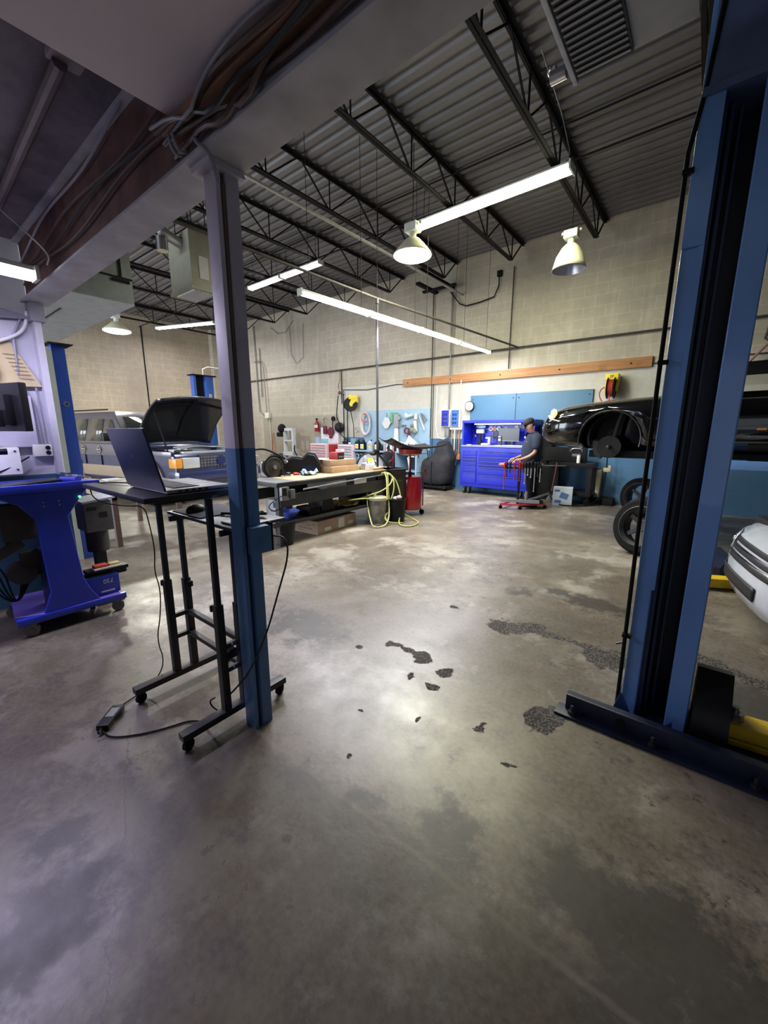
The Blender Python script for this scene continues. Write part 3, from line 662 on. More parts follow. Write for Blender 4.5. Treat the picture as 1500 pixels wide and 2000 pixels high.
tag(MB().sph((-9.05, 9.2, 2.62), .05).box((-8.98, 9.2, 2.65), (.2, .05, .04)).tube([(-9.05, 9.2, 2.65), (-9.1, 9.2, 2.85), (-9.0, 9.2, 3.0), (-9.02, 9.2, 3.25)], .01, 6, smooth=1).build('valve', redbrown), 'rusty valve with coiled wire on the pipe above the left reel', 'valve')

# ------------------------------------------------------------------ far left of the back wall
fe = T('fire_extinguisher', 'small red fire extinguisher hanging on the back wall', 'fire extinguisher', (-10.12, 9.2, 1.45))
MB().lathe([(.001, 0), (.07, .0), (.08, .02), (.08, .25), (.06, .31), (.025, .34), (.025, .37)], n=20).build('cylinder', redP, fe)
MB().box((0, 0, .40), (.03, .08, .05)).tube([(0, -.02, .38), (.07, -.05, .34), (.09, -.03, .2), (.08, -.02, .1)], .01, 6, smooth=1).build('valve', blkpl, fe)
MB().cyl((0, -.006, .17), .0785, .09, n=20).build('label', paper, fe)
# hydraulic press / white frame
pr = T('shop_press', 'white steel shop press frame standing by the back wall', 'press', (-11.0, 8.75, 0))
mb = MB()
for s in (-1, 1): mb.box((s * .22, 0, .78), (.07, .12, 1.56), bev=.004)
mb.build('upright', mat('press_white', (.55, .57, .60), .4), pr)
MB().box((0, 0, 1.52), (.5, .14, .09)).box((0, -.02, .72), (.5, .16, .12)).box((0, -.05, 1.15), (.46, .05, .05)).build('crossbeam', MATS['press_white'], pr)
MB().cyl((0, 0, 1.35), .04, .3).cyl((0, 0, 1.2), .025, .2).build('ram', steel, pr)
MB().box((-.22, 0, .03), (.08, .6, .06)).box((.22, 0, .03), (.08, .6, .06)).build('foot', MATS['press_white'], pr)
mb = MB().tube([(.25, 0, 1.0), (.35, -.1, .8), (.55, -.1, .6), (.6, -.1, .4)], .02, 8, smooth=1); mb.build('lever_hose', blkmat, pr)
tag(MB().sph((-11.32, 8.7, 1.55), .22, (.7, .6, .7)).box((-11.38, 8.7, 1.35), (.25, .2, .15), bev=.04).build('black_bag', blkmat), 'black bundle hanging at the top left of the white press', 'bag')
tag(MB().tube([(-12.56, 9.25, 1.4), (-12.58, 9.1, .0)], .018, 8).build('red_bar', mat('dull_red', (.4, .1, .06), .5)), 'thin red bar leaning on the back wall at the far left', 'bar')
tm = T('tyre_machine', 'dark tyre changer half hidden behind the column', 'machine', (-12.4, 7.6, 0))
MB().box((0, 0, .45), (.6, .6, .9), bev=.04).box((.02, .1, 1.25), (.22, .2, .8), bev=.04).sph((-.05, 0, 1.55), .2, (1, .8, .9)).build('body', blkpl, tm)
MB().cyl((0, 0, .95), .25, .06).box((.2, 0, 1.35), (.3, .1, .2), bev=.02).build('turntable', darkgray, tm)
MB().box((.3, -.3, .62), (.3, .1, .12)).build('panel', offw, tm)

# tools on hooks in front of a white board left of the reel
wb = T('tool_board', 'white tool board with gauges and hand tools on the back wall', 'board', (-9.55, 9.22, 1.3))
MB().bb((-9.93, 9.2, 1.07), (-9.15, 9.28, 1.58), .004).build('panel', mat('white_glossy', (.75, .72, .78), .3), wb, world=True)
MB().bb((-9.92, 9.17, 1.08), (-9.62, 9.2, 1.22), .003).build('cyan_tray', mat('cyan', (.25, .6, .65), .4), wb, world=True)
for i, (n_, m_, f) in enumerate([('grinding_disc', mat('maroon', (.12, .01, .025), .5), lambda: MB().cyl((-9.42, 9.15, 1.45), .14, .04, (R(90), 0, 0)).sph((-9.42, 9.14, 1.29), .06)),
        ('brush_disc', blkpl, lambda: MB().lathe([(.02, 0), (.15, .0), (.16, .02), (.1, .05), (.03, .06)], c=(-9.08, 9.2, 1.58), rot=(R(90), 0, R(30)))),
        ('pouch', MATS['maroon'] if 'maroon' in MATS else blkpl, lambda: MB().box((-9.68, 9.15, 1.5), (.16, .06, .26), bev=.03)),
        ('pulley', blkmat, lambda: MB().lathe([(.03, 0), (.075, 0), (.055, .02), (.075, .04), (.03, .04)], c=(-9.33, 9.2, 1.85), rot=(R(90), 0, 0)).bar((-9.36, 9.18, 1.8), (-9.36, 9.18, 1.55), .05, .03)),
        ('hanging_scissors', steel, lambda: MB().bar((-9.80, 9.2, 1.86), (-9.68, 9.2, 1.58), .02).bar((-9.77, 9.2, 1.85), (-9.85, 9.2, 1.58), .02).sph((-9.78, 9.2, 1.88), .04))]):
    tag(f().build(n_, m_), ['maroon round disc hanging on the white tool board', 'black brush disc hanging right of the white tool board', 'maroon pouch hanging on the left of the white tool board', 'black pulley hanging above the white tool board', 'pair of steel tongs hanging above the white tool board'][i], 'tool')

# ------------------------------------------------------------------ tool chests along the back wall
def chest(name_lab, x0, x1, y0, y1, z0, z1, m, n, dm):
    t = T('tool_chest', name_lab, 'tool chest', ((x0 + x1) / 2, (y0 + y1) / 2, z0))
    MB().bb((x0, y0, z0), (x1, y1, z1), .006).build('body', m, t, world=True)
    h = (z1 - z0 - .06) / n
    for k in range(n):
        z = z0 + .03 + k * h
        d = MB().bb((x0 + .03, y0 - .015, z + .008), (x1 - .03, y0, z + h - .008), .003).build('drawer', dm, t, world=True)
        MB().bb((x0 + .05, y0 - .03, z + h - .03), (x1 - .05, y0 - .015, z + h - .018)).build('handle', steel, d, world=True)
    return t
pinkw = mat('pale_pink', (.78, .55, .60), .35); palew = mat('pale_grey_drawer', (.62, .62, .68), .35)
chest('pink fronted tool chest with many thin drawers, left of the red panel', -9.82, -9.08, 8.62, 9.1, .55, 1.09, pinkw, 6, pinkw)
chest('pale drawer chest right of the red panel below the yellow reel', -8.60, -7.98, 8.62, 9.1, .55, 1.08, pinkw, 6, palew)
tag(MB().bb((-9.07, 8.7, .55), (-8.61, 9.1, 1.07), .006).build('red_cabinet', redP), 'red cabinet panel standing between the pink and pale drawer chests', 'cabinet')
tag(MB().bb((-10.0, 8.6, 0), (-7.9, 9.15, .545), .008).build('low_cabinet', mat('cabinet_blue', (.10, .2, .3), .5)), 'low blue cabinet carrying the pink and pale drawer chests', 'cabinet')
# small things on the chests
for i, (x, z, d, m_) in enumerate([(-9.95, 1.09, (.16, .1, .18), mat('pale_blue', (.3, .42, .6), .4)), (-8.5, 1.09, (.2, .15, .08), blkpl), (-8.18, 1.09, (.2, .12, .17), mat('teal', (.15, .3, .36), .4)), (-8.33, 1.09, (.1, .1, .05), white)]):
    tag(MB().box((x if i else -9.75, 8.9, z + d[2] / 2), d, bev=.008).build('small_box', m_), ['pale blue box on the left end of the pink tool chest', 'black case on top of the pale drawer chest', 'teal machine case on the right of the pale drawer chest', 'small white box on the pale drawer chest'][i], 'box')

# shelf with jugs, bottles
shb = mat('shelf_blue', (.28, .42, .55), .5)
sh = T('shelf_unit', 'pale blue open shelf unit under the pegboard full of bottles', 'shelf', (-6.8, 8.85, 0))
mb = MB().bb((-7.96, 8.6, .90), (-5.75, 9.2, .94)); mb.build('top_board', shb, sh, world=True)
mb = MB().bb((-7.96, 8.62, .42), (-5.75, 9.2, .45)).bb((-7.96, 8.62, .08), (-5.75, 9.2, .11)); mb.build('shelf_board', shb, sh, world=True)
for x in (-7.96, -7.2, -6.45, -5.80): MB().bb((x, 8.61, 0), (x + .04, 9.2, .90)).build('side_panel', shb, sh, world=True)
MB().bb((-7.96, 9.2, 0), (-5.75, 9.22, .9)).build('back_panel', mat('shelf_back', (.06, .10, .15), .6), sh, world=True)
def jug(loc, body, capm, labm, lab, s=1.0, rz=0):
    t = T('oil_jug', lab, 'jug', loc, rz, 'oil jugs on the shelf')
    MB().box((0, 0, .11 * s), (.17 * s, .11 * s, .22 * s), bev=.02 * s).box((0, 0, .24 * s), (.12 * s, .09 * s, .05 * s), taper=(.5, .6)).build('body', body, t)
    MB().cyl((.03 * s, 0, .275 * s), .022 * s, .03 * s).build('cap', capm, t)
    MB().box((0, -.056 * s, .10 * s), (.12 * s, .004, .13 * s)).build('label', labm, t)
    MB().cyl((0.005, -.059 * s, .09 * s), .045 * s, .004, (R(90), 0, 0)).build('emblem', yel, t)
    return t
for i, (x, b_, l_) in enumerate([(-8.0 + .1, blkpl, 'black oil jug with a yellow label, leftmost on the shelf top'), (-7.70, blkpl, 'black oil jug with a yellow label, second on the shelf top'), (-7.42, mat('jug_grey', (.45, .48, .58), .4), 'grey blue oil jug on the shelf top'), (-7.16, blkpl, 'black oil jug nearest the grey post on the shelf top')]):
    jug((x, 8.75, .94), b_, blkpl, white if i != 2 else MATS['pale_blue'], l_)
bott = [mat('bottle_grey', (.3, .3, .33), .4), mat('bottle_blue', (.08, .18, .55), .3), mat('bottle_clear', (.5, .58, .62), .25), mat('bottle_red', (.65, .04, .05), .35), mat('bottle_white', (.7, .7, .72), .4)]
def bottle(loc, m, capm, s, lab, grp):
    t = T('spray_bottle', lab, 'bottle', loc, 0, grp)
    MB().lathe([(.001, 0), (.035 * s, 0), (.038 * s, .01), (.038 * s, .14 * s), (.03 * s, .17 * s), (.013 * s, .2 * s), (.013 * s, .22 * s)], n=12).build('body', m, t)
    MB().cyl((0, 0, .235 * s), .016 * s, .04 * s, n=10).box((0, -.02 * s, .255 * s), (.02 * s, .06 * s, .02 * s)).build('cap', capm, t)
    return t
hueL = ['grey', 'blue', 'clear', 'red', 'white']
k = 0
for zz, sc_, rng, grp, shelf in [(.45, 1.45, [(-7.85 + i * .12, [0, 0, 1, 2, 1][i % 5]) for i in range(5)], 'bottles on the upper shelf left', 'upper shelf below the oil jugs'),
                       (.45, 1.45, [(-7.08 + i * .11, 3) for i in range(5)], 'red bottles on the upper shelf', 'upper shelf behind the grey post'),
                       (.11, 1.1, [(-7.8 + i * .14, [4, 2, 1, 0][i % 4]) for i in range(4)], 'bottles on the lower shelf', 'lower shelf')]:
    for i, (x, c_) in enumerate(rng):
        bottle((x, 8.72 + .03 * (i % 2), zz), bott[c_], bott[4] if c_ != 4 else bott[3], sc_, '%s spray bottle, %s from the left on the %s' % (hueL[c_], ['first', 'second', 'third', 'fourth', 'fifth'][i], shelf), grp)
for i in range(16):
    c_ = [4, 0, 4, 2][i % 4]
    bottle((-6.95 + i * .075, 8.68 + .02 * (i % 3), .94), bott[c_] if i % 3 else blkpl, bott[4], .85 + .12 * (i > 6), 'small %s bottle, %s in the row along the shelf top behind the drain funnel' % (hueL[c_], names[i] if i < 13 else ['fourteenth', 'fifteenth', 'last'][i - 13]), 'small bottles on the shelf top')

# pegboard with tools
pb = T('pegboard', 'pale blue pegboard on the back wall hung with tools', 'board', (-6.9, 9.27, .9))
MB().bb((-8.10, 9.25, .95), (-5.78, 9.295, 2.06), .004).build('panel', mat('peg_blue', (.28, .42, .53), .5, noise=.06), pb, world=True)
def hung(n_, m_, mb, lab, cat='tool'): return tag(mb.build(n_, m_), lab, cat, None)
mb = MB()
for k in range(6): mb.tube([(-7.97 + (.16 + .012 * k) * math.cos(a) * .85, 9.19 - .006 * k, 1.68 + (.27 + .01 * k) * math.sin(a)) for a in [i * PI / 12 for i in range(24)]], .013, 6, closed=True)
hung('jumper_cables', mat('cable_pale', (.62, .55, .55), .45), mb, 'coil of pale jumper cables hanging at the left of the pegboard', 'cable')
mb = MB()
for k in range(3): mb.tube([(-7.99 + .12 * math.cos(a), 9.17 - .006 * k, 1.85 + (.11 + .01 * k) * math.sin(a)) for a in [i * PI / 12 for i in range(24)]], .011, 6, closed=True)
hung('red_cable_coil', mat('cable_red', (.5, .12, .1), .45), mb, 'small reddish cable coil over the pale jumper cables', 'cable')
hung('belt', steel, MB().tube([(-8.35 + .06 * math.cos(a), 9.2, 1.5 + .08 * math.sin(a)) for a in [i * PI / 6 for i in range(12)]], .008, 6, closed=True), 'small wire loop on the wall left of the jumper cables', 'wire')
hung('paper_tag', paper, MB().prism([(-.16, 0), (-.06, .17), (.06, .17), (.16, .02), (.04, -.14), (-.06, -.13)], .02, 'y', c=(-7.2, 9.2, 1.68)), 'white cut paper template hanging on the pegboard', 'paper')
hung('hook_wire', blkmat, MB().tube([(-7.22, 9.22, 1.98), (-7.18, 9.2, 1.85)], .006, 5), 'thin hook holding the paper template', 'hook')
hung('caulk_gun', bott[0], MB().box((-6.83, 9.18, 1.75), (.16, .08, .36), bev=.01).cyl((-6.74, 9.18, 1.82), .05, .06, (R(90), 0, 0)), 'grey cutter hanging at the top centre of the pegboard')
hung('green_tool', mat('green_orange', (.1, .35, .15), .5), MB().box((-6.98, 9.18, 1.82), (.08, .06, .26), bev=.02).box((-6.92, 9.18, 1.95), (.22, .05, .06), bev=.01), 'green handled tool hanging on the pegboard left of the grey cutter')
hung('white_cloth', white, MB().prism([(-.05, .18), (.05, .18), (.07, -.28), (.02, -.3), (0, -.22), (-.03, -.3), (-.08, -.28)], .04, 'y', c=(-6.84, 9.19, 1.46)), 'white cloth strips hanging below the grey cutter', 'cloth')
hung('red_clamp', MATS['maroon'], MB().lathe([(.06, -.015), (.09, -.015), (.09, .015), (.06, .015)], c=(-6.48, 9.18, 1.48), rot=(R(90), 0, 0), n=16, close=True).box((-6.42, 9.18, 1.33), (.05, .04, .2), rot=(0, R(10), 0)), 'maroon ring clamp hanging in the lower middle of the pegboard')
hung('respirator', mat('olive', (.2, .22, .16), .6), MB().sph((-6.28, 9.17, 1.50), .09, (1.1, .6, .8)).sph((-6.20, 9.17, 1.45), .06).sph((-6.30, 9.17, 1.62), .05), 'olive respirator mask hanging on the pegboard', 'mask')
hung('roller', bott[2], MB().cyl((-6.38, 9.20, 1.88), .05, .2, (0, R(75), 0)).sph((-6.52, 9.20, 1.88), .07, (1, .5, 1.2)), 'pale translucent funnel at the top of the pegboard')
hung('squeegee', paper, MB().box((-6.18, 9.18, 1.86), (.09, .04, .15)).box((-6.2, 9.19, 1.6), (.09, .03, .3), rot=(0, R(-5), 0)), 'white and pale green brush hanging right of the funnel')
for i, (a, b) in enumerate([((-6.06, 1.86), (-5.90, 1.50)), ((-5.98, 1.92), (-5.84, 1.75)), ((-6.02, 1.94), (-5.9, 1.7))]):
    hung('scraper', offw if i == 0 else conduit_m, MB().bar((a[0], 9.18 - .01 * i, a[1]), (b[0], 9.18 - .01 * i, b[1]), .045, .02), ['long pale scraper slanting at the right of the pegboard', 'short grey scraper at the top right corner of the pegboard', 'narrow grey scraper beside the long pale one'][i])
hung('parts_card', paper, MB().prism([(-.22, -.1), (-.1, .14), (.16, -.04), (.2, -.12)], .03, 'y', c=(-6.25, 9.1, 1.22), rot=(0, 0, 0)), 'crumpled white paper behind the row of small bottles', 'paper')
for x_, l_ in ((-6.66, 'left'), (-6.57, 'right')): hung('grinding_stone', conduit_m, MB().cyl((x_, 9.225, 1.62), .028, .07, (R(90), 0, 0)), '%s one of two small grey stones hung in the middle of the pegboard' % l_)
tag(MB().tube([(-5.7, 9.26, 2.7), (-5.7, 9.26, .7)], .008, 6).build('wall_wire', blkmat), 'thin black wire down the wall right of the pegboard', 'wire')
# ------------------------------------------------------------------ workbench
BZ = .84
wbn = T('workbench', 'long grey steel workbench with a wooden top in the middle of the shop', 'workbench', (-4.5, 4.5, 0))
mb = MB().bb((-4.95, 3.08, BZ - .06), (-4.17, 5.85, BZ - .008), .006); mb.build('top_frame', darkgray, wbn, world=True)
MB().bb((-4.93, 3.30, BZ - .01), (-4.20, 5.82, BZ)).build('wooden_top', benchwood, wbn, world=True)
MB().bb((-4.95, 3.08, BZ - .008), (-4.17, 3.42, BZ + .002)).build('steel_plate', midgray, wbn, world=True)
for x, y in ((-4.22, 3.14), (-4.90, 3.14), (-4.22, 5.75), (-4.90, 5.75)):
    MB().box((x, y, .39), (.07, .07, .78)).box((x, y, .01), (.10, .10, .02)).build('leg', darkgray, wbn, world=True)
MB().bb((-4.19, 3.12, .52), (-4.165, 5.80, .68), .004).bb((-4.95, 3.12, .52), (-4.93, 5.80, .68), .004).build('side_rail', darkgray, wbn, world=True)
MB().bb((-4.95, 3.0, .27), (-4.17, 5.8, .31), .004).build('lower_shelf', darkgray, wbn, world=True)
for a, b, m in ((3.95, 4.35, midgray), (4.35, 5.05, navy), (5.1, 5.75, blkpl)):
    MB().bb((-4.6, a, .66), (-4.175, b, .78), .004).build('drawer', m, wbn, world=True)
MB().bb((-4.17, 4.52, .68), (-4.162, 4.80, .76)).build('drawer_label', white, wbn, world=True)
MB().tube([(-4.155, 3.5, .72), (-4.155, 4.4, .745), (-4.15, 5.3, .77)], .01, 8).build('clamp_rod', steel, wbn, world=True)
ob = T('outlet_box', 'grey outlet box with a plug on the near corner of the workbench', 'outlet', (-4.14, 3.17, .70))
MB().box((0, 0, .0), (.05, .12, .17), bev=.005).box((.03, .1, -.01), (.04, .07, .12), bev=.004).build('box', conduit_m, ob)
MB().box((.035, -.02, .0), (.03, .04, .04)).box((.035, -.02, .05), (.012, .05, .05)).build('plug', blkpl, ob)
MB().tube([(.04, -.02, 0), (.06, -.2, -.05), (.05, -.3, -.12), (.02, -.2, -.2), (0, -.05, -.18)], .006, 6, smooth=2).build('cord', blkmat, ob)
# bench grinder
gr = T('bench_grinder', 'silver motor with a dark wire wheel on the near end of the bench', 'grinder', (-4.93, 3.53, BZ), R(-12))
MB().cyl((0, 0, .13), .095, .2, (0, R(90), 0), 24).sph((-.1, 0, .13), .093, (.5, 1, 1)).box((0, 0, .025), (.2, .18, .05), bev=.01).build('motor', mat('motor_silver', (.5, .5, .55), .35, .5), gr)
MB().lathe([(.02, -.03), (.145, -.028), (.15, -.01), (.15, .02), (.13, .03), (.1, .022), (.06, .035), (.03, .035), (.02, .05)], c=(.15, 0, .145), rot=(0, R(90), 0), n=36).build('wire_wheel', mat('wire_dark', (.04, .036, .034), .6, .4, noise=.4, nscale=40), gr)
MB().lathe([(.155, -.04), (.162, -.04), (.162, .03), (.155, .03)], c=(.15, 0, .145), rot=(0, R(90), 0), n=30, close=True).box((.17, .12, .06), (.06, .06, .09), bev=.01).build('guard', blkpl, gr)
mb = MB(); mb.cyl((.18, 0, .145), .03, .05, (0, R(90), 0), 6); mb.build('hub_nut', steel, gr)
tag(MB().tube([(-5.0, 3.3, BZ + .38), (-4.98, 3.5, BZ + .40), (-4.93, 3.7, BZ + .30), (-4.9, 3.8, BZ + .24)], .014, 8, smooth=2).build('motor_cable', blkmat), 'thick black cable arching over the silver motor', 'cable')
tag(MB().box((-4.86, 3.26, BZ + .26), (.08, .09, .12), bev=.02).box((-4.86, 3.26, BZ + .10), (.04, .04, .20)).build('switch_box', silver), 'grey switch box on a stem behind the silver motor', 'switch')
# engine cover with an oval badge
ec = T('engine_cover', 'black plastic engine cover with a blank oval badge standing on the bench', 'engine cover', (-4.93, 3.98, BZ), R(48))
prof = [(-.34, 0), (-.36, .12), (-.34, .27), (-.17, .29), (-.15, .19), (-.02, .24), (.06, .24), (.13, .22), (.22, .30), (.32, .28), (.40, .14), (.40, .02), (.3, 0)]
MB().prism(prof, .11, 'y').build('shell', mat('cover_black', (.008, .008, .009), .45, spec=.25), ec, bevel=.012)
MB().prism([(-.345, .25), (-.34, .30), (-.16, .32), (-.13, .21), (-.02, .265), (.07, .265), (.13, .245), (.22, .33), (.33, .31), (.42, .15), (.38, .13), (.31, .27), (.22, .29), (.14, .21), (-.02, .235), (-.15, .185), (-.18, .285), (-.34, .27)], .16, 'y', c=(0, .05, 0)).build('top_rim', mat('cover_grey', (.05, .05, .055), .5), ec, bevel=.006)
MB().lathe([(.001, 0), (.055, 0), (.06, .006), (.055, .01), (.05, .006), (.001, .006)], c=(-.14, -.064, .185), rot=(R(90), 0, 0), n=28).build('badge', steel, ec).scale = (1, 1, 1)
for v in [c for c in children(ec) if c.name.startswith('badge')][0].data.vertices: v.co.z = .185 + (v.co.z - .185) * .45
# cardboard boxes
def carton(lab, c, d, rz, m=card, tape=True, group=None, name='cardboard_box'):
    t = T(name, lab, 'box', c, rz, group)
    MB().box((0, 0, d[2] / 2), d, bev=.003).build('carton', m, t)
    if tape:
        mb = MB().box((0, 0, d[2] / 2), (.05, d[1] + .003, d[2] + .003)); mb.build('tape', mat('tape_tan', (.27, .16, .08), .4), t)
    return t
carton('lower of the two stacked brown cardboard boxes on the bench', (-4.66, 4.62, BZ), (.42, .62, .10), R(2), group=None)
carton('upper of the two stacked brown cardboard boxes, under the red and black box', (-4.68, 4.62, BZ + .101), (.40, .56, .10), R(-2))
rb = T('product_box', 'small red and black box on the stacked brown boxes', 'box', (-4.60, 4.58, BZ + .203), R(8))
MB().box((0, 0, .055), (.17, .17, .11), bev=.002).build('carton', mat('box_red', (.42, .03, .035), .5), rb)
MB().box((.087, .0, .055), (.003, .165, .108)).build('black_face', blkmat, rb)
mb = MB()
for k in range(3): mb.cyl((.09, -.045 + .045 * k, .04), .014, .006, (0, R(90), 0), 12)
mb.build('printed_parts', midgray, rb)
tag(MB().lathe([(.045, 0), (.07, 0), (.07, .035), (.045, .035)], c=(-4.66, 4.72, BZ + .314), n=24, close=True).build('tape_roll', offw), 'pale roll of tape on top of the red and black box', 'tape')
tag(MB().box((-4.80, 4.42, BZ + .206), (.2, .26, .005), rot=(0, 0, .3)).build('paper_sheet', paper), 'white paper sheet on the upper brown box', 'paper')
# small items
for i, (x, y, z, mb, m, n_, lab, cat) in enumerate([
    (-4.45, 5.08, 0, MB().lathe([(.001, 0), (.05, 0), (.05, .11), (.03, .13), (.03, .15), (.001, .15)], n=14), bott[0], 'jar', 'grey capped jar on the bench right of the brown boxes', 'jar'),
    (-4.32, 5.06, 0, MB().box((0, 0, .055), (.09, .12, .11), bev=.02).cyl((0, 0, .13), .025, .04), bott[4], 'plastic_tub', 'white plastic tub on the bench near the post', 'tub'),
    (-4.40, 5.25, 0, MB().lathe([(.001, 0), (.035, 0), (.035, .1), (.012, .16), (.001, .17)], n=12), bott[2], 'bottle', 'clear bottle on the bench beside the post', 'bottle'),
    (-4.55, 5.22, 0, MB().lathe([(.001, 0), (.04, 0), (.04, .16), (.015, .22), (.001, .24)], n=12), bott[0], 'bottle', 'tall grey bottle standing at the back of the bench near the post', 'bottle'),
    (-4.30, 5.22, 0, MB().box((0, 0, .02), (.12, .22, .04), bev=.002), card, 'small_box', 'flat brown box on the bench edge near the post', 'box'),
    (-4.56, 5.0, 0, MB().box((0, 0, .04), (.1, .14, .08), bev=.004), benchwood, 'wood_block', 'wooden block on the bench behind the white tub', 'block'),
    (-4.75, 3.86, 0, MB().sph((0, 0, .02), .035, (1, 1.3, .6)).sph((.03, .03, .015), .02), mat('rag_red', (.5, .05, .03), .7), 'red_stopper', 'small red stopper on the bench in front of the engine cover', 'stopper'),
    (-4.80, 3.76, 0, MB().sph((0, 0, .025), .04, (1, 1.4, .65)).cyl((.04, -.05, .012), .03, .02), blkpl, 'black_fitting', 'black rubber fitting on the bench beside the red stopper', 'fitting'),
    (-4.72, 3.66, 0, MB().lathe([(.015, 0), (.03, 0), (.03, .015), (.015, .015)], close=True, n=16).cyl((.05, .03, .008), .02, .014), steel, 'washer', 'steel washers on the bench in front of the wire wheel', 'washer')]):
    o = mb.build(n_, m); o.location = (x, y, BZ + z); tag(o, lab, cat)
random.seed(4)
def cloth(fn_h, w, d, m, n_, loc, lab, rz=0, cat='rag'):
    rr = [random.uniform(0, 6) for _ in range(6)]
    f = lambda u, v: Vector(((u - .5) * w * (1 - .25 * math.sin(v * 5 + rr[0])), (v - .5) * d * (1 - .2 * math.sin(u * 6 + rr[1])), abs(fn_h * (.5 + .5 * math.sin(u * 7 + rr[2]) * math.cos(v * 6 + rr[3]) + .25 * math.sin(u * 15 + v * 9))) + .003))
    o = MB().grid(f, 16, 16).build(n_, m, solid=.003); o.location = loc; o.rotation_euler.z = rz; return tag(o, lab, cat)
cloth(.07, .22, .26, mat('blue_cloth', (.32, .48, .72), .7), 'paper_rag', (-4.62, 4.0, BZ), 'crumpled pale blue paper rag on the bench below the engine cover', .4)
cloth(.03, .2, .2, MATS['maroon'], 'rag', (-4.86, 4.20, BZ), 'dark maroon rag on the bench beside the brown boxes', .2)
# under the bench
carton('long brown cardboard box on the floor under the bench', (-4.53, 4.22, 0), (.54, .86, .20), R(3), m=mat('card_pink', (.40, .29, .21), .8, noise=.1), tape=False)
lb = bpy.data.objects['cardboard_box.002']
for q_, d_ in (((.272, .08, .10), (.004, .14, .15)), ((.272, .30, .07), (.004, .12, .05)), ((.272, -.22, .06), (.004, .14, .055))): MB().box(q_, d_).build('shipping_label', paper, lb)
mb = MB()
for k in range(4): mb.box((.2 - .12 * k, -.432, .15 - .02 * (k % 2)), (.08, .003, .012))
mb.box((.0, -.432, .08), (.3, .003, .02)).box((-.1, -.432, .04), (.12, .003, .012)).build('printing', mat('print_brown', (.3, .16, .12), .8), lb)
wc_ = T('white_carton', 'white carton with dark blue printing on the near end of the bench shelf', 'box', (-4.70, 3.50, .31), R(10))
MB().box((0, 0, .11), (.30, .22, .22), bev=.003).build('carton', paper, wc_)
for q_, d_ in (((.152, .03, .15), (.003, .12, .08)), ((.152, .03, .08), (.003, .14, .04)), ((.02, -.112, .15), (.06, .003, .08)), ((0, -.112, .06), (.12, .003, .015))): MB().box(q_, d_).build('printing', mat('print_navy', (.03, .04, .14), .6), wc_)
def bowl(n_, lab, r, h, loc, m, cat='pan', sq=1):
    o = MB().lathe([(.001, 0), (r * .62, 0), (r * .97, h * .85), (r, h), (r * 1.05, h), (r * 1.05, h - .012), (r * 1.0, h - .014), (r * .64, -.004), (.001, -.004)], n=30).build(n_, m); o.location = loc; o.scale = (1, sq, 1); return tag(o, lab, cat)
bowl('blue_bowl', 'blue plastic bowl on the near end of the bench shelf', .15, .09, (-4.40, 3.42, .318), mat('bowl_blue', (.08, .16, .6), .35))
bowl('drain_pan', 'wide black drain pan on the far half of the bench shelf', .26, .13, (-4.45, 4.95, .42), blkpl)
tag(MB().bb((-4.75, 4.75, .312), (-4.25, 5.15, .416), .01).build('parts_tray', blkmat), 'dark tray under the wide black drain pan on the bench shelf', 'tray')
tag(MB().prism([(-.15, 0), (-.10, .17), (.0, .23), (.10, .18), (.15, 0)], .3, 'x', c=(-4.42, 4.05, .312)).build('black_shroud', blkpl), 'black angular plastic shroud on the bench shelf', 'part')
tag(MB().box((-4.38, 3.76, .37), (.3, .2, .11), bev=.02).build('black_block', blkmat), 'low black block on the bench shelf beside the shroud', 'part')
cloth(.12, .3, .55, mat('dirty_yellow', (.24, .17, .06), .6, noise=.3), 'yellow_funnel', (-4.40, 4.45, .315), 'crumpled dirty yellow plastic sheet on the bench shelf', 0, 'sheet')
tag(MB().bb((-4.75, 5.35, .312), (-4.3, 5.7, .55), .005).build('white_sign_box', mat('box_sign', (.52, .5, .46), .6)), 'pale box at the far end of the bench shelf', 'box')
tag(MB().bb((-4.29, 5.37, .32), (-4.285, 5.62, .54)).build('red_print_card', mat('red_print', (.35, .1, .08), .7)), 'red and white card leaning on the pale box at the bench end', 'card')
tag(MB().box((-4.33, 5.25, .34), (.12, .2, .05), bev=.01).build('yellow_tray', mat('dull_yellow', (.5, .42, .08), .5)), 'small yellow tray at the far end of the bench shelf', 'tray')
tb = T('trash_bin', 'small black waste bin on the floor by the near bench leg', 'bin', (-4.25, 3.24, 0))
MB().lathe([(.001, .0), (.10, 0), (.135, .27), (.145, .275), (.145, .285), (.128, .285), (.095, .012), (.001, .012)], n=28).build('bin', blkpl, tb)
fp = tag(MB().bb((-4.50, 2.86, .318), (-4.2, 3.06, .33)).build('clipboard', paper), 'white board lying at the near tip of the bench shelf', 'board')

# buckets, hose, drain
b1 = T('bucket', 'dirty white plastic bucket with a pale lid on the floor by the hose', 'bucket', (-4.08, 4.98, 0))
t = NT('dirty_bucket'); z = t.xyz()[2]; n1 = t.noise(9, 6); col = t.mix(t.ramp(n1, .4, .6), (.40, .38, .33), (.17, .16, .15)); dirty = t.fin(col, .5)
MB().lathe([(.001, 0), (.125, 0), (.145, .36), (.152, .37), (.152, .40), (.145, .40)], n=30).build('pail', dirty, b1)
MB().lathe([(.001, .41), (.12, .41), (.125, .43), (.155, .43), (.158, .39), (.15, .385)], n=30).build('lid', mat('lid_cream', (.5, .48, .34), .5), b1)
b2 = T('bucket', 'black bucket with a dark liner standing between the dirty bucket and the red drain', 'bucket', (-3.90, 5.26, 0))
MB().lathe([(.001, 0), (.13, 0), (.15, .37), (.158, .38), (.158, .39), (.145, .39), (.13, .1), (.001, .1)], n=30).build('pail', blkpl, b2)
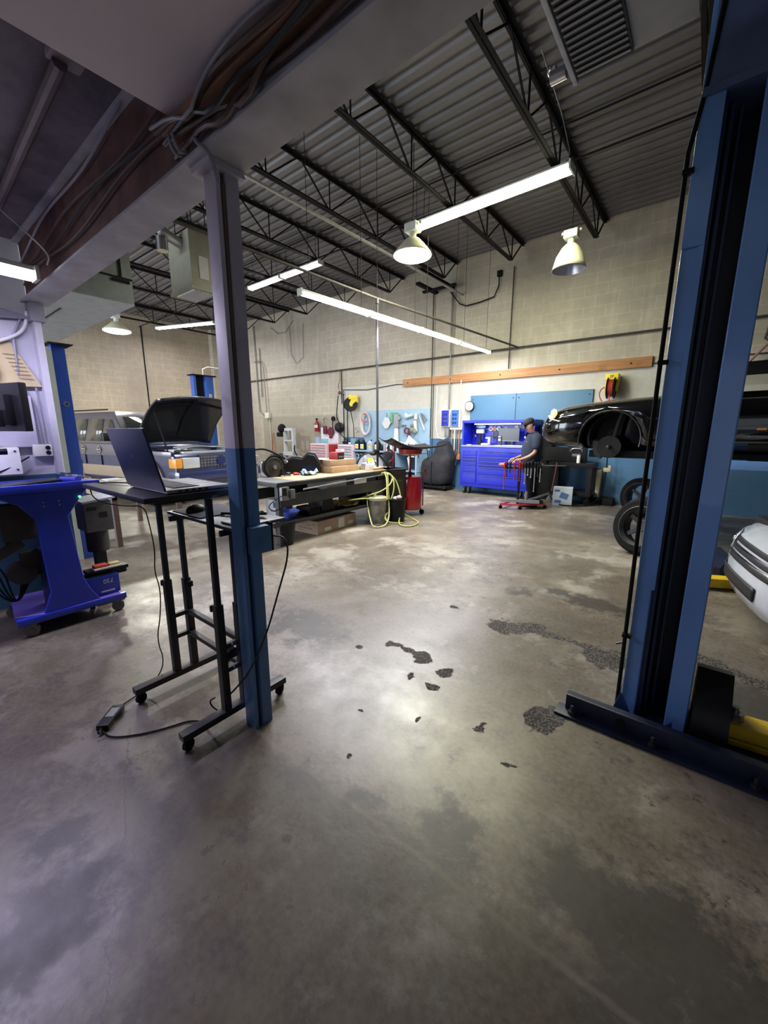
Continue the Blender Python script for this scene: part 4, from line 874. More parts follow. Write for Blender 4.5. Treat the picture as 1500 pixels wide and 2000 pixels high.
MB().sph((-.03, .02, .38), .06, (1, 1, .6)).build('white_rag', white, b2); MB().sph((.05, 0, .40), .05, (1, 1, .9)).build('pink_rag', mat('rag_pink', (.5, .3, .28), .7), b2)
dr = T('waste_barrel', 'dark brown barrel behind the coiled yellow hose', 'barrel', (-4.22, 5.62, 0))
MB().lathe([(.001, 0), (.2, 0), (.2, .3), (.208, .31), (.2, .32), (.2, .62), (.21, .64), (.2, .66), (.2, .80), (.21, .82), (.19, .82), (.001, .80)], n=30).build('drum', mat('drum_brown', (.05, .045, .03), .5, .2, noise=.5, nscale=4), dr)
MB().cyl((0, 0, .83), .24, .02).build('lid', blkpl, dr)
yh = mat('yellow_hose', (.36, .37, .12), .5)
hp = [(-4.35, 4.55, .34), (-4.3, 4.75, .40), (-4.18, 4.85, .46), (-4.02, 5.0, .52), (-3.98, 5.2, .62), (-4.02, 5.32, .74), (-4.15, 5.25, .80), (-4.25, 5.1, .74), (-4.28, 4.95, .55), (-4.15, 4.80, .3), (-4.0, 4.70, .1), (-3.88, 4.62, .012), (-3.78, 4.78, .012), (-3.85, 5.0, .10), (-3.98, 5.15, .4), (-4.08, 5.25, .74), (-4.12, 5.28, .80),
      (-4.0, 5.36, .70), (-3.88, 5.34, .45), (-3.82, 5.3, .2), (-3.78, 5.15, .03), (-3.62, 4.98, .012), (-3.45, 5.05, .012), (-3.5, 5.35, .012), (-3.7, 5.5, .012), (-3.86, 5.42, .10), (-3.95, 5.2, .2), (-3.95, 5.0, .14), (-3.86, 4.92, .06), (-3.78, 5.02, .03), (-3.72, 5.18, .012)]
tag(MB().tube(hp, .0115, 8, smooth=3).build('yellow_hose', yh), 'yellow air hose looped over the bench end and sprawling on the floor by the buckets', 'hose')
tag(MB().tube([(-3.90, 5.0, .40), (-4.08, 5.22, .80), (-4.2, 5.2, .80), (-4.3, 5.0, .5), (-4.36, 4.85, .52), (-4.38, 4.98, .75), (-4.2, 5.28, .82), (-4.0, 5.3, .76), (-3.92, 5.22, .5), (-3.95, 5.1, .3)], .0115, 8, smooth=3).build('yellow_hose', yh), 'second loops of yellow hose hanging tighter on the bench end', 'hose')
tag(MB().tube([(-4.20, 3.72 + .7, .318 + .12), (-4.12, 4.7, .44), (-4.12, 4.9, .40), (-4.1, 4.98, .50)], .0115, 8, smooth=2).build('yellow_hose', yh), 'end of yellow hose lying along the bench shelf edge', 'hose')
tag(MB().box((-3.9, 4.72, .02), (.03, .08, .03), rot=(0, 0, .5)).cyl((-3.88, 4.76, .03), .018, .05, (R(60), 0, 0)).build('air_chuck', steel), 'steel air chuck lying on the floor inside the yellow hose loop', 'nozzle')
# oil drain
od = T('oil_drain', 'red rolling oil drain with a wide black funnel tray', 'oil drain', (-4.08, 5.90, 0))
MB().lathe([(.001, .10), (.2, .10), (.215, .12), (.215, .64), (.19, .69), (.05, .71), (.001, .71)], n=36).build('tank', mat('drain_red', (.36, .008, .012), .3, coat=.5), od)
MB().tube([(0, 0, .70), (0, 0, 1.08)], .018, 10).cyl((0, 0, .74), .035, .06).build('riser', redP, od)
MB().lathe([(.001, 1.05), (.12, 1.06), (.2, 1.09), (.215, 1.17), (.205, 1.17), (.19, 1.10), (.001, 1.08)], n=36).build('bowl', redP, od)
mb = MB(); mb.grid(lambda u, v: Vector(((u - .5) * .62 * (1 + .25 * v), (v - .5) * .98, 1.165 + .10 * (abs(v - .5) * 2) ** 2 * (1.6 if v < .5 else .35) + .05 * (abs(u - .5) * 2) ** 2 - .05 * (1 - min(1, (abs(u - .5) + abs(v - .5)) * 3)))), 12, 16)
o = mb.build('funnel_tray', blkpl, od, solid=.012); o.rotation_euler.z = R(-30)
for a in (0, 120, 240):
    x, y = .22 * math.cos(R(a + 30)), .22 * math.sin(R(a + 30)); MB().cyl((x, y, .045), .045, .03, (R(90), 0, R(a))).tube([(x, y, .045), (x * .85, y * .85, .13)], .012, 6).build('caster', rubber, od)
MB().tube([(.17, .17, .15), (.17, .17, .66)], .012, 8).tube([(.17, .17, .66), (.20, .12, .72), (.22, .16, .80), (.18, .2, .84), (.2, .24, .76), (.17, .2, .68)], .014, 8, smooth=2).build('outlet_hose', mat('hose_orange', (.25, .07, .04), .5), od)
# red air line dropping by the post
tag(MB().tube([(-4.28, 5.55, .95), (-4.22, 5.6, 1.02), (-4.24, 5.62, 1.12), (-4.30, 5.50, 1.2)], .014, 8, smooth=1).tube([(-4.22, 5.58, .84), (-4.2, 5.6, 1.25)], .009, 6).build('red_air_line', redP), 'red air line and fitting standing beside the thin post', 'hose')
tag(MB().sph((-4.46, 5.32, 1.10), .05, (1.3, 1, .7)).box((-4.42, 5.36, 1.14), (.05, .12, .04)).tube([(-4.42, 5.4, 1.1), (-4.33, 5.5, .95), (-4.28, 5.54, .85)], .012, 8).build('air_regulator', blkpl), 'black regulator with an orange tip clamped to the thin post', 'regulator')

# silver fan-like machine behind the drain
fn = T('drum_fan', 'round silver machine half hidden behind the red oil drain', 'machine', (-6.9, 8.15, 0), R(25))
MB().lathe([(.40, -.1), (.42, 0), (.40, .1), (.38, .1), (.38, -.1)], c=(0, 0, .52), rot=(R(90), 0, 0), n=36, close=True).build('shroud', darkgray, fn)
MB().cyl((0, 0, .52), .37, .1, (R(90), 0, 0), 30).build('silver_face', silver, fn)
mb = MB()
for k in range(7): mb.box((.18 * math.cos(k * .9), -.08, .52 + .18 * math.sin(k * .9)), (.12, .05, .08), rot=(0, k * .9, .3), bev=.01)
mb.build('foil_parts', chrome, fn); MB().box((.02, -.1, .72), (.16, .05, .12), bev=.02).build('yellow_label', yel, fn)
MB().box((.45, .05, .5), (.22, .3, .9), bev=.06).box((0, 0, .06), (.7, .4, .10), bev=.01).build('cabinet', blkpl, fn)
# covered machine
cv = T('covered_machine', 'machine under a dark grey fitted cover left of the blue tool cabinet', 'machine', (-5.28, 8.83, 0))
def csec(z, hx0, hx1, hy0, hy1, n=28, am=.012):
    out = []
    for i in range(n):
        a = 2 * PI * i / n; c, s = math.cos(a), math.sin(a); p = 3.4
        rx = (abs(c) ** p + abs(s) ** p) ** (-1 / p)
        w = 1 + am * math.sin(i * 2.7 + z * 9)
        out.append(((hx0 + hx1) / 2 + (hx1 - hx0) / 2 * c * rx * w, (hy0 + hy1) / 2 + (hy1 - hy0) / 2 * s * rx * w, z))
    return out
cover_m = mat('grey_cover', (.024, .024, .029), .75, noise=.3, spec=.25)
secs = [csec(.1, -.42, .36, -.2, .38), csec(.3, -.43, .38, -.22, .38), csec(.6, -.44, .40, -.22, .38, am=.02), csec(.78, -.42, .42, -.21, .38), csec(.84, -.14, .40, -.1, .38), csec(1.0, -.12, .32, -.06, .36, am=.02), csec(1.2, -.06, .24, .0, .34), csec(1.235, .0, .20, .05, .30)]
MB().loft(secs).build('cover', cover_m, cv, sub=1, auto=80)
MB().tube([(-.40, -.24, .80), (-.41, -.25, 1.0), (-.38, -.25, 1.04), (-.16, -.25, 1.04), (-.13, -.25, 1.0), (-.12, -.24, .78)], .012, 8, smooth=1).build('handle', blkpl, cv)
MB().bar((-.02, -.226, .74), (-.03, -.226, .12), .025, .01, up=(1, 0, 0)).build('zip', blkmat, cv)
for s in (-.33, .30): MB().cyl((s, -.1, .07), .07, .04, (0, R(90), 0)).cyl((s, -.1, .07), .045, .05, (0, R(90), 0)).build('wheel', rubber, cv)
MB().box((-.03, .08, .09), (.78, .5, .05)).build('base', blkmat, cv)
ff = tag(MB().tube([(-5.98, 8.55, .80), (-5.93, 8.55, .83), (-5.82, 8.6, .82)], .014, 6).bar((-5.98, 8.55, .80), (-5.80, 8.52, .04), .05, .025).build('white_crutch', offw), 'off-white bar leaning beside the covered machine', 'bar')

# ------------------------------------------------------------------ blue tool cabinet
tc_ = T('tool_cabinet', 'big royal blue rolling tool cabinet with an open lit hutch', 'tool cabinet', (-3.70, 9.0, 0))
xa, xb, yf, yb = -4.55, -2.86, 8.70, 9.24
MB().bb((xa, yf, .18), (xb, yb, 1.12), .004).build('lower_body', royal, tc_, world=True)
MB().bb((xa, yf, 1.10), (xb, yb, 1.15), .004).build('worktop', mat('worktop_grey', (.22, .24, .45), .4), tc_, world=True)
mb = MB().bb((xa, yf + .03, 1.15), (xa + .04, yb, 1.72)).bb((xb - .04, yf + .03, 1.15), (xb, yb, 1.72)).bb((xa, yb - .03, 1.15), (xb, yb, 1.72)).bb((xa, yf + .02, 1.66), (xb, yb, 1.72), .004); mb.build('hutch', royal, tc_, world=True)
MB().tube([(xa + .25, yf + .16, 1.635), (xb - .35, yf + .16, 1.635)], .012, 8).build('light_tube', mat('hutch_tube', (1, 1, 1), .4, emit=(.85, .9, 1), es=2.5), tc_, world=True)
l = bpy.data.lights.new('hutch_lamp', 'AREA'); l.shape = 'RECTANGLE'; l.size = 1.2; l.size_y = .03; l.energy = 6; l.color = (.85, .9, 1)
o = bpy.data.objects.new('hutch_lamp', l); S.collection.objects.link(o); o.location = (-3.7, 8.86, 1.622)
def drawer(x0, x1, z0, z1):
    d = MB().bb((x0 + .006, yf - .018, z0 + .006), (x1 - .006, yf, z1 - .006), .002).build('drawer', royal, tc_, world=True)
    MB().bb((x0 + .02, yf - .034, z1 - .034), (x1 - .02, yf - .018, z1 - .016), .003).build('pull_rail', mat('royal_dark', (.006, .012, .22), .35), d, world=True)
zl = [1.04, .90, .84, .76, .66, .52, .26]
for a, b in zip(zl[1:], zl): drawer(xa + .05, xa + .42, a, b)
zr = [1.04, .90, .80, .72, .66, .48, .26]
for a, b in zip(zr[1:], zr): drawer(xa + .46, xb - .04, a, b)
for x in (xa + .1, xa + .22, xb - .22, xb - .1): MB().cyl((x, yf + .08, .07), .07, .04, (0, R(90), 0), 20).cyl((x, yf + .08, .07), .035, .045, (0, R(90), 0), 12).box((x, yf + .08, .155), (.07, .09, .04)).build('caster', darkgray, tc_, world=True)
def ct(n_, m, mb, lab, cat='tool', g=None): return tag(mb.build(n_, m), lab, cat, g)
mn = T('monitor', 'black flat monitor standing in the hutch of the blue cabinet', 'monitor', (-3.52, 9.02, 1.15))
MB().box((0, 0, .25), (.50, .03, .30), bev=.006).build('casing', blkpl, mn); MB().box((0, -.017, .255), (.48, .004, .27)).build('screen', mat('screen_grey', (.03, .03, .035), .25), mn)
MB().box((0, .02, .05), (.05, .03, .12)).box((0, 0, .005), (.2, .14, .01)).build('stand', blkpl, mn); MB().box((0, -.017, .107), (.5, .005, .006)).build('lower_bezel', steel, mn)
for i, (x, c_) in enumerate([(-4.02, (.18, .10, .04)), (-3.92, (.45, .07, .04)), (-3.82, (.1, .35, .2))]):
    t = T('gauge', ['brown faced round gauge, left of three in the blue hutch', 'red faced round gauge, middle of three in the blue hutch', 'green faced round gauge, right of three in the blue hutch'][i], 'gauge', (x, 9.16, 1.53), 0, 'round gauges in the hutch')
    MB().cyl((0, 0, 0), .05, .03, (R(90), 0, 0)).build('rim', [offw, MATS['rag_pink'], bott[2]][i], t); MB().cyl((0, -.017, 0), .036, .006, (R(90), 0, 0)).build('face', mat('gauge%d' % i, c_, .5), t)
ct('screwdriver_rack', darkgray, MB().box((-3.90, 9.16, 1.36), (.24, .05, .03)), 'grey rack holding screwdrivers under the three gauges', 'rack')
for k in range(6): ct('screwdriver', [steel, silver][k % 2], MB().cyl((-4.0 + k * .04, 9.14, 1.42), .011, .09, n=8).cyl((-4.0 + k * .04, 9.14, 1.30), .004, .14, n=6), 'steel screwdriver, %s from the left in the rack in the blue hutch' % names[k], 'screwdriver', 'screwdrivers in the rack')
ct('drill_holder', offw, MB().box((-4.26, 9.1, 1.47), (.18, .08, .09), bev=.008), 'cream and yellow box on the left wall panel of the blue hutch', 'box')
ct('cordless_drill', blkpl, MB().box((-4.25, 9.08, 1.22), (.07, .09, .13), bev=.012).box((-4.25, 9.08, 1.34), (.05, .06, .14), bev=.01), 'black and grey tool standing at the left in the blue hutch')
ct('plastic_bag', mat('bag_teal', (.25, .4, .5), .3), MB().sph((-4.25, 9.1, 1.58), .10, (1.3, .4, .5)), 'pale teal bag hanging under the hutch lamp at the left', 'bag')
ct('pink_rag', MATS['pale_pink'], MB().box((-4.05, 8.95, 1.175), (.18, .12, .04), bev=.015), 'pink rag on the cabinet worktop left of the monitor', 'rag')
ct('glue_gun', offw, MB().box((-3.97, 8.97, 1.24), (.04, .05, .16), bev=.01).box((-4.0, 8.97, 1.32), (.11, .05, .03), bev=.008), 'cream pistol shaped tool on the cabinet worktop')
ct('handheld_meter', darkgray, MB().box((-3.72, 9.0, 1.26), (.09, .05, .21), bev=.012), 'black handheld meter standing left of the monitor', 'meter')
ct('meter_face', paper, MB().box((-3.72, 8.97, 1.28), (.05, .006, .05)).box((-3.72, 8.97, 1.35), (.06, .006, .02)), 'white display card on the black handheld meter', 'card')
for i, (x, z, w, h) in enumerate([(-3.67, 1.49, .06, .16), (-3.42, 1.57, .09, .06), (-3.22, 1.57, .09, .06)]): ct('note_card', paper, MB().box((x, 9.195, z), (w, .005, h)), ['tall white note left of the monitor in the hutch', 'small white note above the middle of the monitor', 'small white note above the right of the monitor'][i], 'note', 'notes in the hutch')
random.seed(2)
mb = MB()
for k in range(14): mb.sph((-3.10 + random.uniform(-.08, .08), 9.12, 1.42 + random.uniform(-.09, .09)), .03, (1, .4, .8), n=8)
ct('white_bundle', white, mb, 'bundle of white clips hanging in the hutch beside the man', 'bundle')
ct('work_gloves', paper, MB().box((-3.35, 8.9, 1.157), (.5, .15, .012), rot=(0, 0, .05)).box((-3.7, 8.85, 1.155), (.15, .08, .01)).box((-4.42, 8.85, 1.158), (.09, .06, .016)), 'white papers spread on the cabinet worktop', 'paper')
ct('pink_sticker', MATS['pale_pink'], MB().box((-4.44, 9.195, 1.36), (.06, .004, .06)), 'small pink sticker on the left of the blue hutch', 'sticker')
ct('hung_wrench', royal, MB().bar((-4.48, 9.15, 1.52), (-4.42, 9.15, 1.28), .03, .02), 'blue wrench hanging at the left end of the hutch', 'wrench')
# ------------------------------------------------------------------ the mechanic
def skinmesh(verts, edges, name, m, parent, root=0, sub=2):
    me = bpy.data.meshes.new(name); me.from_pydata([v[:3] for v in verts], edges, [])
    o = bpy.data.objects.new(name, me); S.collection.objects.link(o)
    k = o.modifiers.new('skin', 'SKIN'); k.use_smooth_shade = True
    for i, v in enumerate(verts):
        r = v[3]; me.skin_vertices[0].data[i].radius = r if isinstance(r, tuple) else (r, r)
        me.skin_vertices[0].data[i].use_root = (i == root)
    s = o.modifiers.new('sub', 'SUBSURF'); s.levels = sub; s.render_levels = sub
    bpy.context.view_layer.update()
    me2 = bpy.data.meshes.new_from_object(o.evaluated_get(bpy.context.evaluated_depsgraph_get()))
    bpy.data.objects.remove(o); me2.materials.clear(); me2.materials.append(m)
    for p in me2.polygons: p.use_smooth = True
    o = bpy.data.objects.new(name, me2); S.collection.objects.link(o); o.parent = parent
    return o
pz = T('person', 'person in a dark cap and navy short-sleeved shirt looking down at the tool stand', 'person', (-2.62, 8.06, 0), R(212))
# facing +x, left = +y (towards the camera)
V_ = []; E_ = []
def chain(pts, start=None):
    global V_, E_
    prev = start
    ids = []
    for p in pts:
        V_.append(p); i = len(V_) - 1; ids.append(i)
        if prev is not None: E_.append((prev, i))
        prev = i
    return ids
pel = chain([(0, 0, .92, (.07, .08))])[0]
sp = chain([(.02, 0, 1.06, (.08, .10)), (.03, 0, 1.20, (.08, .10)), (.02, 0, 1.33, (.06, .07)), (.03, 0, 1.41, (.055, .055)), (.055, 0, 1.455, (.062, .062)), (.085, 0, 1.50, (.07, .066)), (.12, 0, 1.55, (.09, .078)), (.12, 0, 1.605, (.092, .078)), (.11, 0, 1.655, (.065, .06))], pel)
for s in (1, -1):
    sh_ = chain([(.02, s * .12, 1.34, .035), (.03, s * .225, 1.31, .038), (.03, s * .255, 1.20, .043), (.045, s * .27, 1.08, .04)], sp[2])
    hx = .27 if s > 0 else .30
    chain([(.14, s * .24, 1.0, .036), (hx, s * .17, .945, .025), (hx + .05, s * .145, .93, (.018, .034)), (hx + .09, s * .13, .915, (.014, .034))], sh_[-1])
    wr = len(V_) - 2; pa = len(V_) - 1
    for k, (dy, L) in enumerate([(-.026, .9), (-.009, 1.05), (.009, 1.0), (.026, .8)]):
        chain([(hx + .115, s * .13 + dy, .905, .0095), (hx + .115 + .03 * L, s * .13 + dy, .885, .0088), (hx + .115 + .035 * L, s * .13 + dy * .9, .855, .008)], pa)
    chain([(hx + .06, s * .10, .915, .0105), (hx + .10, s * .085, .89, .009), (hx + .12, s * .085, .87, .008)], wr)
    chain([(0, s * .095, .80, .07), (.01, s * .10, .65, .065), (.02, s * .105, .48, .06), (0, s * .11, .33, .056), (-.02, s * .115, .18, .043), (-.03, s * .115, .08, .038), (.05, s * .125, .04, .034), (.13, s * .13, .035, .03)], pel)
skinmesh(V_, E_, 'body', skin, pz)
# shirt: torso with short sleeves
V_, E_ = [], []
navy_cloth = mat('navy_shirt', (.014, .020, .045), .9, noise=.15)
a0 = chain([(-.01, 0, .86, (.20, .22))])[0]
s1 = chain([(.03, 0, .96, (.215, .22)), (.05, 0, 1.08, (.22, .22)), (.035, 0, 1.2, (.20, .215)), (.015, 0, 1.32, (.165, .21)), (.02, 0, 1.40, (.12, .15)), (.035, 0, 1.445, (.085, .09))], a0)
for s in (1, -1): chain([(.02, s * .15, 1.37, .10), (.03, s * .225, 1.33, .095), (.03, s * .258, 1.22, .085), (.035, s * .27, 1.12, .08)], s1[3])
skinmesh(V_, E_, 'shirt', navy_cloth, pz)
V_, E_ = [], []
p0 = chain([(0, 0, .93, (.18, .20))])[0]
for s in (1, -1): chain([(0, s * .095, .80, .11), (.01, s * .10, .65, .092), (.02, s * .105, .48, .076), (0, s * .11, .30, .07), (-.02, s * .115, .15, .066), (-.02, s * .117, .07, .066)], p0)
skinmesh(V_, E_, 'trousers', mat('black_trousers', (.006, .006, .010), .9, spec=.15), pz)
for s in (1, -1): MB().box((.05, s * .125, .045), (.29, .10, .09), bev=.035).build('shoe', blkmat, pz)
# cap, hair, face
hd = Vector((.125, 0, 1.60))
def hp_(x, y, z):   # head-local, head pitched forward 28 deg
    a = R(28); return (hd.x + x * math.cos(a) + z * math.sin(a), hd.y + y, hd.z - x * math.sin(a) + z * math.cos(a))
cap = MB().sph(hp_(-.01, 0, .055), .106, (1.08, .9, .72), rot=(0, R(28), 0)).build('cap', mat('cap_dark', (.015, .014, .02), .85), pz)
c_ = MB().box(hp_(.12, 0, .045), (.10, .14, .010), rot=(0, R(36), 0), bev=.004).build('cap_brim', MATS['cap_dark'], pz)
MB().sph(hp_(-.055, 0, -.01), .072, (.75, .98, .9)).build('hair', mat('hair_dark', (.02, .015, .012), .8), pz)
mb = MB().sph(hp_(.096, 0, -.02), .016, (1.2, .8, 1.3), n=10).box(hp_(.088, 0, -.062), (.012, .05, .008), rot=(0, R(28), 0)); mb.build('nose', skin, pz)
MB().box(hp_(.085, 0, -.058), (.02, .045, .007), rot=(0, R(28), 0), bev=.002).build('mouth', mat('lips', (.22, .08, .06), .5), pz)
for s in (1, -1):
    MB().sph(hp_(-.005, s * .073, -.015), .024, (.6, .3, 1.1), n=10).build('ear', skin, pz)
    MB().sph(hp_(.084, s * .03, .005), .010, n=8).build('eye', mat('eye', (.4, .38, .36), .3), pz)
mb = MB()
for s in (1, -1): mb.lathe([(.021, -.002), (.024, -.002), (.024, .002), (.021, .002)], c=hp_(.10, s * .031, .002), rot=(0, R(118), 0), n=16, close=True).bar(hp_(.10, s * .055, .004), hp_(.0, s * .078, .0), .004)
mb.build('glasses', blkpl, pz)
MB().sph(hp_(.06, 0, -.075), .035, (.9, 1.1, .7), n=10).build('beard', mat('beard_grey', (.12, .10, .09), .9), pz)
MB().box((.175, .07, 1.27), (.01, .05, .035), rot=(0, R(-12), 0)).box((.21, .04, 1.12), (.01, .03, .03)).build('shirt_badge', paper, pz)
MB().lathe([(.06, 0), (.085, .02), (.075, .05)], c=(.035, 0, 1.42), n=20, cap=False).build('collar', navy_cloth, pz, solid=.006)

# ------------------------------------------------------------------ rolling tool stand in front of him
ts = T('tool_stand', 'red based rolling tool stand with a black post and hanging tools', 'tool stand', (-2.72, 7.62, 0), R(33))
mb = MB().bar((-.33, -.05, .09), (0, -.12, .09), .05, .025).bar((0, -.12, .09), (.52, .0, .09), .05, .025).bar((-.33, -.05, .09), (-.1, .25, .09), .05, .025).bar((.52, 0, .09), (.4, .3, .09), .05, .025).bar((0, -.12, .09), (.1, .3, .09), .05, .025)
mb.build('base', mat('base_red', (.38, .03, .05), .4), ts)
for x, y in ((-.33, -.05), (.02, -.13), (.52, 0), (.1, .3), (.42, .3)): MB().cyl((x, y, .035), .035, .025, (R(90), 0, .4), 16).cyl((x, y, .07), .012, .03).build('caster', rubber, ts)
MB().box((0, 0, .45), (.045, .045, .72)).build('post', navy, ts)
MB().box((-.12, -.06, .16), (.42, .04, .05), rot=(0, 0, -.1)).box((.2, -.08, .15), (.36, .05, .06), rot=(0, 0, -.12)).build('lower_tray', mat('tray_silver', (.35, .37, .42), .35, .6), ts)
MB().box((.30, .08, .14), (.34, .25, .05), bev=.01).build('lower_tray', blkpl, ts)
MB().box((.06, 0, .80), (.68, .16, .04), bev=.006).build('top_rack', darkgray, ts)
random.seed(11)
tl = ['red-handled', 'short silver', 'dark', 'slim silver', 'red', 'long silver', 'black-handled', 'small silver', 'thick silver', 'bright', 'thin', 'end']
tp = [(-.30, .40, 0), (-.26, .16, 2), (-.20, .10, 2), (-.12, .22, 0), (-.02, .25, 0), (.08, .30, 1), (.13, .14, 1), (.19, .18, 1), (.26, .45, 1), (.31, .16, 2), (.36, .26, 1)]
for i, (x, L, c) in enumerate(tp):
    t = T('hand_tool', '%s tool hanging from the tool stand, %s from its left end' % (tl[i], names[i]), 'tool', (-2.72 + x * math.cos(R(33)) + .09 * math.sin(R(33)), 7.62 + x * math.sin(R(33)) - .09 * math.cos(R(33)), .80), R(33), 'tools on the tool stand')
    m_ = [redP, steel, blkpl][c]
    MB().bar((0, 0, 0), (0, 0, -L), .016, .009).sph((0, 0, -L), .014, n=8).build('shank', m_, t)
    MB().cyl((0, 0, .04), .018, .09, n=10).sph((0, 0, .09), .02, n=8).build('handle', m_ if c != 1 else blkpl, t)
tag(MB().sph((-2.98, 7.44, .85), .05, (1.8, .8, .7)).build('red_cloth', mat('rag_orange', (.55, .12, .06), .7)), 'orange rag on the left end of the tool stand', 'rag')
tag(MB().bar((-2.72, 7.58, .78), (-2.70, 7.55, .92), .05, .04).box((-2.68, 7.58, .84), (.07, .06, .12), bev=.02).build('red_gun', redP), 'red handled air tool on the tool stand below the person\'s hand', 'tool')
tag(MB().box((-2.58, 7.68, .87), (.24, .09, .07), rot=(0, R(-25), R(33)), bev=.02).box((-2.50, 7.74, .84), (.16, .1, .06), rot=(0, 0, .3), bev=.015).build('black_case', blkpl), 'black case lying across the top of the tool stand', 'case')
tag(MB().bar((-2.44, 7.78, .84), (-2.0, 8.05, .84), .02, .02).sph((-2.38, 7.82, .85), .035).build('steel_bar', steel), 'steel breaker bar sticking out right from the tool stand', 'bar')
tag(MB().bar((-2.55, 7.7, .17), (-2.25, 8.0, .30), .03, .03).cyl((-2.6, 7.74, .25), .03, .16).build('jack_parts', steel), 'chrome sockets and a bar on the lower tray of the tool stand', 'tool')

# ------------------------------------------------------------------ black utility cart
uc = T('utility_cart', 'black plastic utility cart below the raised black car', 'cart', (-2.08, 8.95, 0))
MB().bb((-2.50, 8.70, .76), (-1.66, 9.2, .85), .01).build('top_tray', blkpl, uc, world=True)
MB().bb((-2.50, 8.70, .18), (-1.66, 9.2, .26), .01).build('bottom_tray', blkpl, uc, world=True)
for x in (-2.44, -1.72):
    for y in (8.76, 9.14):
        MB().box((x, y, .5), (.09, .09, .52)).build('upright', blkpl, uc, world=True)
        MB().cyl((x, y - .03, .06), .06, .035, (R(90), 0, .5), 18).cyl((x, y - .03, .06), .035, .045, (R(90), 0, .5), 14).box((x, y, .15), (.06, .06, .06)).build('caster', rubber if x > -2 else mat('caster_grey', (.3, .3, .31), .5), uc, world=True)
bc = T('battery_charger', 'black charger with a pale handle standing on the utility cart', 'charger', (-2.02, 8.95, .85))
MB().box((0, 0, .16), (.34, .22, .32), bev=.02).build('case', blkpl, bc)
MB().tube([(-.11, -.115, .22), (-.10, -.12, .27), (0, -.12, .29), (.10, -.12, .27), (.11, -.115, .22)], .014, 8, smooth=1).build('handle', steel, bc)
MB().box((0, -.115, .15), (.16, .006, .05)).build('panel', midgray, bc)
tag(MB().lathe([(.001, 0), (.035, 0), (.035, .14), (.03, .15), (.001, .15)], n=14).build('white_can', offw), 'off-white spray can on the utility cart in front of the charger', 'can')
S.collection.objects['white_can'].location = (-1.95, 8.76, .85)
tag(MB().box((0, 0, .15), (.50, .2, .3), bev=.04).build('black_crate', blkmat), 'black crate on the left of the utility cart behind the person', 'crate').location = (-2.42, 9.0, .851)
tag(MB().bb((-2.84, 9.0, .0), (-2.55, 9.25, 1.62), .06).build('dark_locker', blkmat), 'tall dark equipment standing between the blue cabinet and the black car', 'locker')
tag(MB().tube([(-2.35, 8.68, .84), (-2.38, 8.66, .6), (-2.42, 8.64, .3), (-2.38, 8.55, .12), (-2.2, 8.45, .012), (-1.9, 8.5, .012), (-1.65, 8.75, .012), (-1.5, 9.0, .2), (-1.48, 9.05, .75), (-1.5, 9.05, 1.1)], .011, 8, smooth=2).build('air_hose', blkmat), 'dark air hose hanging from the reel, along the floor and up onto the utility cart', 'hose')
tag(MB().tube([(-2.33, 8.67, .84), (-2.36, 8.65, .5), (-2.38, 8.62, .26)], .014, 8, smooth=1).build('red_hose', mat('hose_brown', (.2, .07, .06), .5)), 'short reddish hose hanging from the front of the utility cart', 'hose')
wb_ = T('white_carton', 'white and blue printed carton on the floor in front of the utility cart', 'box', (-2.15, 8.60, 0), R(12))
MB().box((0, 0, .18), (.36, .26, .36), bev=.003).build('carton', mat('carton_pale', (.55, .63, .72), .6), wb_)
for q_, d_, r_ in (((.03, -.132, .2), (.15, .003, .12), .3), ((-.1, -.132, .3), (.1, .003, .04), 0), ((-.08, -.132, .08), (.12, .003, .06), 0), ((.182, .02, .2), (.003, .1, .12), 0)): MB().box(q_, d_, rot=(0, r_, 0)).build('printing', mat('print_blue', (.08, .16, .42), .6), wb_)
tag(MB().bb((-1.72, 9.12, .14), (-1.58, 9.28, .70), .006).build('foam_board', mat('foam_tan', (.42, .37, .25), .7, noise=.2)), 'tan foam board standing against the blue wall right of the utility cart', 'board')
tag(MB().box((-1.63, 9.11, .24), (.08, .006, .08)).build('white_tag', paper), 'white tag on the tan foam board', 'tag')
tag(MB().bb((-1.56, 9.0, 0), (-1.30, 9.25, .15), .03).box((-1.53, 8.99, .09), (.05, .02, .1)).build('black_case', blkmat), 'small black case on the floor against the blue wall', 'case')
tag(MB().box((-1.48, 9.0, .72), (.10, .05, .08), bev=.015).box((-1.42, 9.0, .75), (.05, .05, .12), bev=.015).build('air_gun', MATS['foam_tan']), 'cream air gun hanging on the hose over the small black case', 'air gun')

